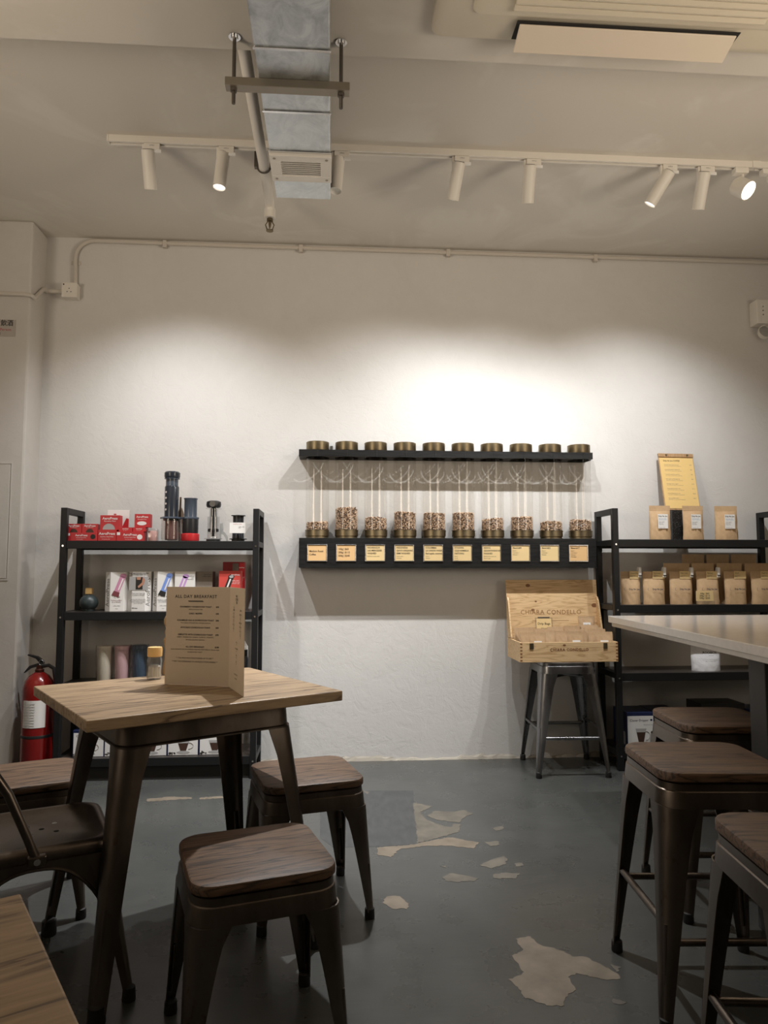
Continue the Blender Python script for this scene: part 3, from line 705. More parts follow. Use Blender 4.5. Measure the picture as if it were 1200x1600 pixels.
# ------------------------------------------------------------------ second shelf of the left unit
BY = 4.075
def oct_box(px0, px1, pyt, label, kind, colr=None, dcol=None, rotz=0.0):
    xa, _ = q(px0, 955, BY); xb, _ = q(px1, 955, BY); h = q(px0, pyt, BY)[1]-LM
    hw = (xb-xa)/2; c = hw*0.42
    t = thing('coffee_press_box', label, 'box', ((xa+xb)/2, BY+hw*0.9, LM), rotz, 'white coffee press boxes on the second shelf')
    lo = [(-hw+c, -hw), (hw-c, -hw), (hw, -hw+c), (hw, hw-c), (hw-c, hw), (-hw+c, hw), (-hw, hw-c), (-hw, -hw+c)]
    B().loft([[(x, y, 0) for x, y in lo], [(x*0.97, y*0.97, h) for x, y in lo]]).build('carton', M_WHITE, t, False, 0.001)
    y = -hw
    if kind == 'press':
        a = R(20); ux, uz = math.sin(a), math.cos(a)
        def bar(s0, s1, w0, w1, m, off=0.0, cx=0.0):
            p0 = (cx+ux*s0, h*0.52+uz*s0); p1 = (cx+ux*s1, h*0.52+uz*s1)
            flat('printed_press', m, t, [(p0[0]-uz*w0, p0[1]+ux*w0), (p0[0]+uz*w0, p0[1]-ux*w0), (p1[0]+uz*w1, p1[1]-ux*w1), (p1[0]-uz*w1, p1[1]+ux*w1)], y-off)
        bar(-0.005, 0.085, 0.014, 0.014, colr); bar(0.004, 0.070, 0.0035, 0.0035, M_WHITEINK, 0.0007, 0.005)
        flat('printed_press', colr, t, circ(ux*0.088, h*0.52+uz*0.088, 0.017, 16, rz=0.012), y)
        bar(-0.03, -0.004, 0.019, 0.016, dcol, 0.0007)
        text('Perfect coffee\nin a minute', 0.010, dcol, t, (-0.002, y-0.001, h*0.26), line=0.9); text('coffee maker', 0.007, M_INK, t, (0, y-0.001, h*0.14)); text('clear', 0.007, M_INK, t, (0, y-0.001, h*0.07))
        for k in range(9): flat('printed_bean', M_INK, t, circ(random.uniform(-hw*0.5, hw*0.3), h*random.uniform(0.34, 0.40), 0.0016, 6), y)
    elif kind == 'photo':
        text('FAST SMOOTH RICH COFFEE\nANYWHERE EVERY DAY', 0.008, M_INK, t, (0, y-0.001, h*0.93), bold=0.02)
        card('printed_photo', M_GREYC, t, -hw*0.80, hw*0.80, h*0.53, h*0.87, y)
        card('printed_photo', M_INK, t, -hw*0.25, hw*0.35, h*0.55, h*0.86, y-0.0007)
        flat('printed_arm', M_SKIN, t, [(hw*0.35, h*0.86), (hw*0.55, h*0.80), (hw*0.45, h*0.68), (0.0, h*0.58), (-0.004, h*0.63), (hw*0.28, h*0.72)], y-0.0014)
        flat('printed_arm', M_SKIN, t, [(-hw*0.2, h*0.86), (hw*0.2, h*0.86), (hw*0.15, h*0.79), (-hw*0.15, h*0.79)], y-0.0014)
        text('Press your best cup\nin about a minute', 0.009, M_INK, t, (0, y-0.001, h*0.43)); text('grit-free micro-filtered coffee\nwithout bitterness, quick to clean\nindoors, outdoors, travelling\nhot or cold brew', 0.0068, M_INK, t, (0, y-0.001, h*0.25)); text('BPA free', 0.008, M_INK, t, (-hw*0.3, y-0.001, h*0.08), bold=0.02)
    s = -1 if kind == 'press' else 1
    o = text('AeroPress', h*0.17, M_GREYINK, t, (s*(hw-c/2)-s*0.0, -hw+c/2, h*0.48), rot=(PI/2, -PI/2, s*R(45)))
    o.location = (s*(hw-c/2)*0.985 + s*0.0007, (-hw+c/2)*0.985-0.0007, h*0.48)
    o.rotation_mode = 'QUATERNION'
    nrm = Vector((s, -1, 0)).normalized(); upv = Vector((0, 0, 1)); 
    M_ = Matrix((upv, upv.cross(nrm)*-1, nrm)).transposed()
    o.rotation_quaternion = M_.to_quaternion()
    return t
oct_box(160, 196, 894, 'white box with a pink press picture, nearest the round dark bottle', 'press', M_PINK, M_PINKD, R(14))
oct_box(198, 234, 893, 'white box showing a photo of hands pressing coffee', 'photo')
oct_box(236, 270, 893, 'white box with a blue press picture', 'press', M_BLUE, M_INK, R(7))
t, hw, h = pbox('coffee_press_box', 'white box with a lilac press picture above the menu', 'box', 272, 303.5, 893, 955, BY, 0.11, M_WHITE, LM, 'white coffee press boxes on the second shelf')
a = R(20)
for (s0, s1, w_, m, o_) in ((0.0, 0.085, 0.014, M_LILAC, 0), (0.01, 0.07, 0.0035, M_WHITEINK, 0.0007)):
    p0 = (-hw*0.45+math.sin(a)*s0, h*0.50+math.cos(a)*s0); p1 = (-hw*0.45+math.sin(a)*s1, h*0.50+math.cos(a)*s1); cw, sw = math.cos(a)*w_, math.sin(a)*w_
    flat('printed_press', m, t, [(p0[0]-cw, p0[1]+sw), (p0[0]+cw, p0[1]-sw), (p1[0]+cw, p1[1]-sw), (p1[0]-cw, p1[1]+sw)], -o_)
flat('printed_press', M_LILAC, t, circ(-hw*0.45+math.sin(a)*0.088, h*0.5+math.cos(a)*0.088, 0.017, 16, rz=0.012), 0)
text('AeroPress\nclear\ncoffee maker', 0.008, M_INK, t, (hw*0.9, -0.0008, h*0.84), 'RIGHT')
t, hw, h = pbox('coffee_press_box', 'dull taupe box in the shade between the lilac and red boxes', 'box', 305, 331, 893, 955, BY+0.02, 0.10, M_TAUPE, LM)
text('AeroPress\ncoffee maker', 0.010, M_INK, t, (hw*0.9, -0.0008, h*0.90), 'RIGHT'); flat('printed_mark', M_INK, t, circ(hw*0.2, h*0.34, 0.016, 18, rz=0.006), 0)
t, hw, h = pbox('coffee_press_box', 'dark red box standing behind the bright coral box', 'box', 347, 381, 878, 955, BY+0.10, 0.05, M_REDDARK, LM)
card('printed_photo', M_TAUPE, t, -hw*0.1, hw*0.45, h*0.55, h*0.97, 0); card('printed_strip', M_RED, t, hw*0.5, hw*0.99, h*0.02, h*0.98, -0.0001)
text('AeroPress', 0.010, M_WHITEINK, t, (hw*0.75, -0.0012, h*0.88), sx=0.7, bold=0.02); text('Go travel\ncoffee\npress', 0.008, M_WHITEINK, t, (hw*0.75, -0.0012, h*0.65))
t, hw, h = pbox('coffee_press_box', 'bright coral box with a dark press picture', 'box', 341, 375, 892, 955, BY, 0.09, M_CORAL, LM)
for (s0, s1, w_, m, o_) in ((-0.02, 0.085, 0.014, M_INK, 0), (0.0, 0.075, 0.004, M_WHITEINK, 0.0007)):
    p0 = (-hw*0.35+math.sin(a)*s0, h*0.48+math.cos(a)*s0); p1 = (-hw*0.35+math.sin(a)*s1, h*0.48+math.cos(a)*s1); cw, sw = math.cos(a)*w_, math.sin(a)*w_
    flat('printed_press', m, t, [(p0[0]-cw, p0[1]+sw), (p0[0]+cw, p0[1]-sw), (p1[0]+cw, p1[1]-sw), (p1[0]-cw, p1[1]+sw)], -o_)
flat('printed_press', M_INK, t, circ(-hw*0.35+math.sin(a)*0.088, h*0.48+math.cos(a)*0.088, 0.017, 16, rz=0.012), 0); flat('printed_press', M_GREYC, t, circ(-hw*0.35+math.sin(a)*0.088, h*0.48+math.cos(a)*0.088, 0.012, 16, rz=0.008), -0.0007)
text('AeroPress', 0.011, M_WHITEINK, t, (hw*0.92, -0.0008, h*0.90), 'RIGHT', bold=0.02); text('coffee maker\nfor brewing\nsmooth cups', 0.008, M_WHITEINK, t, (hw*0.92, -0.0008, h*0.72), 'RIGHT')
t = thing('round_bottle', 'round slate bottle with a square wooden stopper', 'bottle', (q(138.5, 955, 4.12)[0], 4.12, LM))
rb = px_r(27, 4.12)
B().lathe([(rb*0.62, 0), (rb*0.64, 0.003)] + [(rb*math.cos(R(e)), rb*0.93+rb*0.93*math.sin(R(e))) for e in range(-50, 76, 10)] + [(0.012, rb*1.87)], 28).build('body', M_TEAL, t)
B().box(-0.0165, 0.0165, -0.0165, 0.0165, rb*1.875, rb*1.875+0.034).build('stopper', M_CORK, t, False, 0.002)

# ------------------------------------------------------------------ wrapped tumblers on the third shelf
TYY = 4.12
for pxc, m, lab, h_ in ((163, M_BEIGEB, 'cream tumbler in clear plastic wrap, leftmost of three', 1009), (190.5, M_PINKB, 'pink tumbler in clear plastic wrap', 1009), (217.5, M_NAVYB, 'navy tumbler in clear plastic wrap', 1008)):
    t = thing('tumbler', lab, 'tumbler', (q(pxc, 1050, TYY)[0], TYY, LZ[1]), group='wrapped tumblers on the third shelf')
    h = q(pxc, h_, TYY)[1]-LZ[1]; r_ = px_r(23.2, TYY)
    B().lathe([(r_*0.80, 0), (r_*0.83, 0.004), (r_*0.97, h*0.88), (r_*0.97, h*0.885)], 28).build('cup', m, t)
    B().lathe([(r_*0.985, h*0.888), (r_, h*0.90), (r_, h*0.975), (r_*0.93, h)], 28).build('lid', m, t)
    n_ = 40; lo = []
    for k in range(9):
        f_ = k/8; lo.append([((r_*(0.90+0.14*f_)+0.003+0.003*math.sin(i*2.7+k*1.3+pxc))*math.cos(2*PI*i/n_), (r_*(0.90+0.14*f_)+0.003+0.003*math.sin(i*2.7+k*1.3+pxc))*math.sin(2*PI*i/n_), 0.001+f_*(h+0.004)) for i in range(n_)])
    B().loft(lo, caps=False).build('plastic_wrap', M_WRAP, t)
for pxc, m, lab, pw, hy in ((376, M_WHITE, 'white carton half hidden behind the folded menu', 20, 1002), (384, M_BLACKP, 'black flask peeping out behind the folded menu', 8, 1015)):
    yq = 4.20 if pxc == 376 else 4.10
    t = thing('carton' if pxc == 376 else 'flask', lab, 'box' if pxc == 376 else 'flask', (q(pxc, 1050, yq)[0], yq, LZ[1]))
    h = q(pxc, hy, yq)[1]-LZ[1]; r_ = px_r(pw, yq)
    if pxc == 376:
        B().box(-r_, r_, -r_*0.8, r_*0.8, 0, h*0.86).build('body', m, t, False, 0.002); B().prism([(-r_, h*0.862), (r_, h*0.862), (r_*0.6, h), (-r_*0.6, h)], -0.004, 0.004, 'y').build('gable', m, t, False, 0.001)
    else:
        B().lathe([(r_*0.9, 0), (r_, 0.004), (r_, h*0.7), (r_*0.6, h*0.8)], 20).build('body', m, t); B().lathe([(r_*0.6, h*0.802), (r_*0.65, h*0.82), (r_*0.6, h)], 20).build('cap', m, t)

# ------------------------------------------------------------------ dripper boxes
def dripper(x, y, z, hw, h, dep, label, group, full=True):
    t = thing('dripper_box', label, 'box', (x, y, z), group=group)
    B().box(-hw, hw, 0, dep, 0, h).build('carton', M_NAVY, t, False, 0.0015)
    card('front_print', M_WHITE, t, -hw*0.95, hw*0.95, h*0.02, h*0.90, 0)
    y_ = -0.0007
    text('Clever Dripper', hw*0.22, M_NAVY, t, (-hw*0.78, y_-0.0004, h*0.78), 'LEFT'); text('coffee brewing made simple', hw*0.09, M_GREYINK, t, (hw*0.2, y_-0.0004, h*0.66), 'LEFT', sx=0.7)
    flat('printed_logo', M_NAVY, t, circ(hw*0.80, h*0.79, hw*0.085, 12, rz=hw*0.07), y_)
    flat('printed_cup', M_GREYC, t, [(-hw*0.38, h*0.56), (hw*0.42, h*0.56), (hw*0.36, h*0.46), (-hw*0.32, h*0.46)], y_)
    flat('printed_coffee', M_COFFEE, t, [(-hw*0.31, h*0.46), (hw*0.35, h*0.46), (hw*0.20, h*0.18), (-hw*0.16, h*0.18)], y_-0.0002)
    flat('printed_base', M_GREYC, t, circ(hw*0.02, h*0.12, hw*0.42, 16, rz=h*0.055), y_)
    b = B(); pts = [(hw*(0.36+0.30*math.sin(R(a_))), h*(0.37+0.12*math.cos(R(a_)))) for a_ in range(0, 181, 20)]
    b.tube([(x_, y_-0.0008, z_) for x_, z_ in pts], 0.0011, 5); b.build('printed_handle', M_GREYC, t)
    b = B()
    for k in range(14):
        bx_, bz_ = -hw*0.92+random.random()*hw*0.42, h*(0.04+random.random()*0.11); b.prism(circ(bx_, bz_, hw*0.045, 7, rz=hw*0.03), y_-0.0006-k*0.00002, y_, 'y')
    b.build('printed_beans', M_INK, t, False)
    B().box(-hw-0.0012, -hw-0.0002, dep*0.50, dep*0.62, h*0.18, h*0.55).build('side_print', M_GREYC, t, False); B().box(-hw-0.0012, -hw-0.0002, dep*0.12, dep*0.30, h*0.10, h*0.45).build('side_print', M_GREYC, t, False)
    return t
DY = 4.05
hwd = px_r(46, DY)
labs = ['leftmost dripper box on the bottom shelf, behind the left table leg', 'dripper box second from the left on the bottom shelf', 'dripper box mid-row on the bottom shelf, right of the near table leg', 'dripper box in full view right of the near table leg, cup in clear view', 'rightmost dripper box, half behind the dark rear table leg']
for i, lab in enumerate(labs):
    xc = q(138+49.3*i, 1170, DY)[0]
    dripper(xc, DY, LZ[0], hwd, q(200, 1140, DY)[1]-LZ[0], 0.16, lab, 'dripper boxes on the left shelf')

# ================================================================== BEAN DISPENSERS
PF = WALL-0.142; BF = WALL-0.152; TCY = WALL-0.0725
bx0, bx1 = q(467, 860, BF)[0], q(932, 860, BF)[0]
pz1, pz0_ = q(690, 704.5, PF)[1], q(690, 715, PF)[1]
cz1, cz0_ = q(690, 841, BF)[1], q(690, 887, BF)[1]
up_ = thing('upper_plank', 'black wooden plank holding the tops of the bean tubes', 'shelf', ((bx0+bx1)/2, 0, 0))
ph = (q(926, 708, PF)[0]-q(467, 708, PF)[0])/2
TX = [q(495.5+45.72*i, 835, TCY)[0] for i in range(10)]
TRAD = px_r(36.5, TCY)
# plank with real holes: front and back strips plus webs between holes are one board
pl = B()
cxp = (bx0+bx1)/2
edges_ = [-ph]
def board_with_holes(b, holes, x0, x1, y0, y1, z0, z1, r, n=20):
    b2 = b.bm
    xs_ = [x0] + [(holes[i]+holes[i+1])/2 for i in range(len(holes)-1)] + [x1]
    for i, hx in enumerate(holes):
        a, c_ = xs_[i], xs_[i+1]
        hole = [(hx + r*math.cos(2*PI*k/n), TCY + r*math.sin(2*PI*k/n)) for k in range(n)]
        def outer(px__, py__):
            dx, dy = px__-hx, py__-TCY
            t = min((c_-hx)/dx if dx > 1e-9 else ((a-hx)/dx if dx < -1e-9 else 1e9), (y1-TCY)/dy if dy > 1e-9 else ((y0-TCY)/dy if dy < -1e-9 else 1e9))
            return hx+dx*t, TCY+dy*t
        ang = sorted(set([2*PI*k/n for k in range(n)] + [math.atan2(yy-TCY, xx-hx) % (2*PI) for xx in (a, c_) for yy in (y0, y1)]))
        hin = [(hx+r*math.cos(t), TCY+r*math.sin(t)) for t in ang]; out = [outer(*p) for p in hin]
        b.loft([[(x, y, z1) for x, y in hin], [(x, y, z1) for x, y in out], [(x, y, z0) for x, y in out], [(x, y, z0) for x, y in hin], [(x, y, z1) for x, y in hin]], caps=False)
pcx = (q(926, 708, PF)[0]+q(467, 708, PF)[0])/2
board_with_holes(pl, [x-cxp for x in TX], pcx-ph-cxp, pcx+ph-cxp, PF, WALL-0.0005, pz0_, pz1, TRAD+0.0015)
pl.build('board', M_BLACKWOOD, up_, False)
for k in (518, 690, 895):
    X_, Z_ = q(k, 696, WALL-0.02)
    B().box(X_-cxp-0.008, X_-cxp+0.008, WALL-0.010, WALL-0.0005, pz1, pz1+0.045).build('bracket', M_CHROME, up_, False, 0.001)
lo_ = thing('lower_bean_shelf', 'black wooden box shelf with a row of framed price cards', 'shelf', ((bx0+bx1)/2, 0, 0))
hb = (bx1-bx0)/2
lb = B(); lb.box(-hb, hb, BF, BF+0.018, cz0_, cz1); lb.box(-hb, hb, BF+0.018, WALL-0.0005, cz1-0.02, cz1); lb.box(-hb, -hb+0.018, BF+0.018, WALL-0.0005, cz0_, cz1-0.02); lb.box(hb-0.018, hb, BF+0.018, WALL-0.0005, cz0_, cz1-0.02)
lb.build('body', M_BLACKWOOD, lo_, False, 0.001)
CT = [['Medium Roast', 'Coffee'], ['100g | $60', '200g | $115', '500g | $245'], ['NICARAGUA', 'LAS MERCEDES', 'WASHED', 'Red fruit, cocoa, malic'], ['INDONESIA', 'GAYO ORGANIC', 'SEMI WASHED', 'Herbs, spice', 'Full body'],
      ['COLOMBIA', 'LA UNION WASHED', 'Red apple, caramel', 'Citrus', 'Medium'], ['ETHIOPIA', 'GUJI HAMBELA', 'NATURAL', 'Berry', 'Floral', 'Honey'], ['KENYA', 'GICHATHAINI AA', 'WASHED', 'Blackcurrant, plum, tea', 'Brown sugar'], ['Blend #09', 'Brazil 1', 'Colombia 1', 'Ethiopia 1'], ['Blend #22', 'Brazil 1', 'Colombia 1', 'Ethiopia'], ['Blend #17', 'Brazil 1', 'Colombia 2', 'Ethiopia 1', 'Nicaragua']]
for i in range(10):
    X_ = q(495.5+45.35*i, 863, BF)[0]-cxp; Zc = (cz0_+cz1)/2-0.001; w2, h2 = px_r(31, BF), px_r(26.5, BF)
    b = B(); ringy = 0.004
    b.box(X_-w2, X_+w2, BF-0.006, BF-0.0003, Zc+h2-ringy, Zc+h2); b.box(X_-w2, X_+w2, BF-0.006, BF-0.0003, Zc-h2, Zc-h2+ringy)
    b.box(X_-w2, X_-w2+ringy, BF-0.006, BF-0.0003, Zc-h2+ringy, Zc+h2-ringy); b.box(X_+w2-ringy, X_+w2, BF-0.006, BF-0.0003, Zc-h2+ringy, Zc+h2-ringy)
    fr = b.build('card_frame', M_CHROME, lo_, False, 0.0008)
    B().box(X_-w2+ringy+0.001, X_+w2-ringy-0.001, BF-0.0025, BF-0.0003, Zc-h2+ringy+0.001, Zc+h2-ringy-0.001).build('price_card', M_CARD2 if i in (0, 1, 9) else M_CARD, fr, False)
    L_ = CT[i]; nb = 3 if 2 <= i <= 6 else (1 if i > 6 else 9)
    z_ = Zc + h2*(0.62 if i > 1 else (0.2 if i == 0 else 0.45))
    for k, s in enumerate(L_):
        big = k < nb
        text(s, 0.0135 if (big and i > 1) else (0.015 if i < 2 else 0.0085), M_INK, fr, (X_-w2*0.78, BF-0.0031, z_), 'LEFT', bold=0.015 if big else 0.0, sx=0.92)
        z_ -= (0.019 if i < 2 else (0.0165 if big else 0.0115))
# beans, tube, lid, collar
import numpy as np
def bean_pile(x, z0, z1, r, seed, lab):
    rng = np.random.default_rng(seed)
    base = B(); bmesh.ops.create_icosphere(base.bm, subdivisions=1, radius=1.0)
    bv = np.array([v.co[:] for v in base.bm.verts]); base.bm.verts.index_update(); bf = np.array([[v.index for v in f.verts] for f in base.bm.faces]); base.bm.free()
    P = []
    step = 0.0072
    for z in np.arange(z0+0.004, z1-0.003, step):
        n_ = int(2*PI*(r-0.006)/0.0092); off = rng.random()
        for k in range(n_):
            a_ = 2*PI*(k+off+rng.uniform(-.25, .25))/n_
            P.append((x+(r-0.0058)*math.cos(a_), TCY+(r-0.0058)*math.sin(a_), z+rng.uniform(-.002, .002)))
    for k in range(210):
        a_ = rng.random()*2*PI; rr = (r-0.007)*math.sqrt(rng.random())
        P.append((x+rr*math.cos(a_), TCY+rr*math.sin(a_), z1-0.005+rng.uniform(-.003, .004)+0.004*math.cos(a_*1+seed)))
    V = []; F = []
    for k, p in enumerate(P):
        e = rng.uniform(0, 2*PI, 3); s_ = rng.uniform(0.85, 1.12)
        Rm = np.array(Matrix.Rotation(e[0], 3, 'X') @ Matrix.Rotation(e[1], 3, 'Y') @ Matrix.Rotation(e[2], 3, 'Z'))
        V.append((bv*np.array([0.0056, 0.0042, 0.0034])*s_) @ Rm.T + np.array(p)); F.append(bf+k*len(bv))
    # dark core so that no light leaks through the pile
    me = bpy.data.meshes.new('coffee_beans'); me.from_pydata(np.concatenate(V).tolist(), [], np.concatenate(F).tolist())
    o = obj('coffee_beans', me, M_BEAN, None, True, angle=80)
    tag(o, lab, 'coffee beans', 'heaps of coffee beans in the tubes'); o['kind'] = 'stuff'
    return o
tops = [817, 795, 810, 801, 802, 801, 810, 808, 815, 812]
fill = ['a thin layer of beans', 'the tallest heap of beans', 'beans sloping to one side', 'a level medium heap of beans', 'a medium heap of beans', 'a tall level heap of beans', 'a low flat heap of beans', 'a low rounded heap of beans', 'a shallow layer of beans', 'dark low beans']
ordn = ['first', 'second', 'third', 'fourth', 'fifth', 'sixth', 'seventh', 'eighth', 'ninth', 'tenth']
for i, x in enumerate(TX):
    t = thing('bean_dispenser', 'clear bean tube with %s, %s from the left' % (fill[i], ordn[i]), 'dispenser', (x, TCY, cz1), group='clear bean tubes between the black shelves')
    zt_ = q(690, 829, TCY)[1]-cz1
    B().lathe([(TRAD*0.97, 0.0005), (TRAD*0.97, 0.004), (TRAD*0.93, 0.006), (TRAD*0.93, 0.011), (TRAD*1.0, 0.014), (TRAD*1.0, zt_-0.003), (TRAD*1.03, zt_-0.003), (TRAD*1.03, zt_), (TRAD*0.95, zt_)], 32).build('collar', M_BRASS, t)
    ztop = pz1-cz1+0.001
    b = B(); b.lathe([(TRAD*0.985, zt_+0.0005), (TRAD*0.985, ztop)], 40, caps=False)
    b.build('tube', M_ACRYL, t)
    LH = q(690, 694, TCY)[1]-cz1-ztop
    b = B(); b.mx = Matrix.Translation((0, 0, ztop+0.001)) @ Matrix.Rotation(R(random.uniform(-1.5, 1.5)) if i in (7, 8) else 0, 4, 'Y')
    b.lathe([(TRAD*0.97, 0.0), (TRAD*0.98, 0.002), (TRAD*0.98, LH-0.002), (TRAD*0.94, LH)], 32); b.build('lid', M_BRASS, t)
    bean_pile(x, cz1+zt_+0.001, q(690, tops[i], TCY)[1], TRAD*0.98-0.0015, i, 'roasted coffee beans in the %s tube from the left' % ordn[i])

# ================================================================== RIGHT SHELF UNIT CONTENTS
RT_, RM = RZ[3], RZ[2]
def pouch_mesh(w_, h, d, seed, seal=0.12, wrinkle=1.0):
    rng = random.Random(seed); nx, nz = 14, 20
    fr_, bk = [], []
    ph1, ph2, ph3 = rng.random()*6, rng.random()*6, rng.random()*6
    for j in range(nz+1):
        v = j/nz; row, rowb = [], []
        full = 0.0 if v > 1-seal else math.sin(min(1, (1-seal-v)/(0.85-seal*0.5))*PI/2)**0.8
        full = max(full, 0.03)
        for i in range(nx+1):
            u = 2*i/nx-1
            xx = u*w_*(0.985+0.02*math.cos(v*5+ph1))*(1-0.03*full*(1 if v > 0.1 else 0.5))
            e = (1-abs(u)**2.6)**0.7 if abs(u) < 1 else 0
            y_ = d*full*(0.30+0.70*e)*(1 if abs(u) < 1 else 0.4)
            wr = wrinkle*0.0035*math.sin(7*u+ph2+9*v)*math.sin(11*v+ph3+3*u)*full + wrinkle*0.002*math.sin(19*u+13*v+ph1)*full
            row.append((xx, -y_-wr-0.0006, v*h)); rowb.append((xx, y_*0.7+wr*0.5+0.0006, v*h))
        fr_.append(row); bk.append(rowb)
    b = B()
    loops = [fr_[j] + list(reversed(bk[j])) for j in range(nz+1)]
    b.loft(loops)
    me = b.mesh('pouch'); return me
def pouch(label, xc, y, z, w_, h, d, seed, group, m=M_KRAFT, cat='coffee bag', rotz=0.0, seal=0.14):
    t = thing('coffee_bag', label, cat, (xc, y, z), rotz, group)
    obj('pouch', pouch_mesh(w_, h, d, seed, seal), m, t, True, angle=60)
    B().box(-w_*0.97, w_*0.97, -0.0022, 0.0022, h*(1-seal)+0.001, h*(1-seal)+0.004).build('zip_seal', m, t, False, 0.0008)
    return t
KY = 4.075
for i, (p0, p1, lab) in enumerate(((1016, 1052, 'kraft bag with a white label, left of the clipboard'), (1068, 1104, 'kraft bag with a white label, in front of the clipboard'), (1119, 1157, 'kraft bag with a white label, standing alone at the right of the clipboard'))):
    w_ = px_r(p1-p0, KY); h = q(1080, 790, KY)[1]-RT_; D = 0.028
    t = pouch(lab, q((p0+p1)/2, 835, KY)[0], KY+0.02, RT_, w_, h, D, 20+i, 'labelled kraft bags on the top shelf', rotz=R((0, 3, -3)[i]))
    lw, lh = px_r(16.5, KY), px_r(23, KY); zc = h*0.535; yf = -D*0.98-0.0045
    cx = w_*(0.05, 0.02, 0.10)[i]
    lab_ = B().box(cx-lw, cx+lw, yf-0.0008, yf, zc-lh, zc+lh).build('label', M_LABEL, t, False)
    text('Drip No Joe', 0.0125, M_INK, lab_, (cx, yf-0.0012, zc+lh*0.72), bold=0.02, sx=0.85); text('single origin coffee\nroasted in small lots', 0.006, mat('blue_ink', (0.10, 0.25, 0.45), 0.6), lab_, (cx-lw*0.85, yf-0.0012, zc+lh*0.30), 'LEFT')
    text('Process washed\nHeight 1800 m\nNotes berry\nWeight 200 g', 0.0055, M_GREYINK, lab_, (cx-lw*0.85, yf-0.0012, zc-lh*0.25), 'LEFT'); text('best before see base', 0.0045, M_GREYINK, lab_, (cx-lw*0.85, yf-0.0012, zc-lh*0.85), 'LEFT')
# black block and clipboard
xa, _ = q(1046, 840, 4.20); xb, zb_ = q(1076, 798, 4.20)
t = thing('black_block', 'speckled black block standing behind two kraft bags', 'block', ((xa+xb)/2, 4.20, RT_))
mb = mat('speckled_black', (0.02, 0.02, 0.02), 0.4); setc(mb, ramp(mb, noise(mb, coords(mb), 160, 3), [(0.55, (0.012, 0.012, 0.012)), (0.68, (0.12, 0.12, 0.12))])); bump(mb, noise(mb, coords(mb), 160, 3), 0.4, 0.003)
BH = zb_-RT_
B().box(-(xb-xa)/2, (xb-xa)/2, -0.045, 0.045, 0, BH-0.008).build('body', mb, t, False, 0.002); B().box(-(xb-xa)/2, (xb-xa)/2, -0.045, 0.045, BH-0.0078, BH).build('rim', M_BLACKP, t, False, 0.001)
cbx, cbz = q(1069, 795, 4.20)
hh_ = q(1069, 710, 4.30)[1]-(RT_+BH); tilt = math.atan2(0.085, hh_)
t = thing('clipboard', 'wooden clipboard with a yellow menu sheet leaning on the wall', 'clipboard', (cbx, 4.215, RT_+BH+0.003), rot=(-tilt, R(0.5), R(0)))
cw, chh = px_r(59, 4.26), hh_/math.cos(tilt)
B().box(-cw, cw, 0, 0.006, 0, chh).build('board', M_MILLWOOD, t, False, 0.003)
B().box(-cw+0.006, cw-0.004, -0.0012, -0.0002, 0.012, chh-0.028).build('sheet', M_PAPER, t, False)
B().box(-cw, cw, -0.006, -0.0003, chh-0.024, chh-0.001).build('clamp_bar', M_MILLWOOD, t, False, 0.001)
for s in (-0.55, 0.65): B().cyl((s*cw, -0.009, chh-0.012), (s*cw, -0.0062, chh-0.012), 0.006, n=12).build('rivet', M_BRASS, t)
text('Drip No Joe COFFEE', 0.012, M_INK, t, (-cw*0.75, -0.0018, chh-0.048), 'LEFT', bold=0.015)
for k in range(8):
    z_ = chh-0.075-k*0.031
    text(('Ethiopia Guji natural process', 'Kenya Gichathaini washed AA', 'Colombia La Union washed', 'Nicaragua Las Mercedes lot', 'Indonesia Gayo organic', 'House blend number nine', 'House blend twenty two', 'Seasonal filter roast')[k], 0.0078, M_GREYINK, t, (-cw*0.72, -0.0018, z_), 'LEFT')
    text('notes of fruit, cane sugar and cocoa, light body', 0.0055, M_GREYINK, t, (-cw*0.72, -0.0018, z_-0.009), 'LEFT'); text('$%d' % (78+7*k), 0.0078, M_GREYINK, t, (cw*0.84, -0.0018, z_), 'RIGHT')
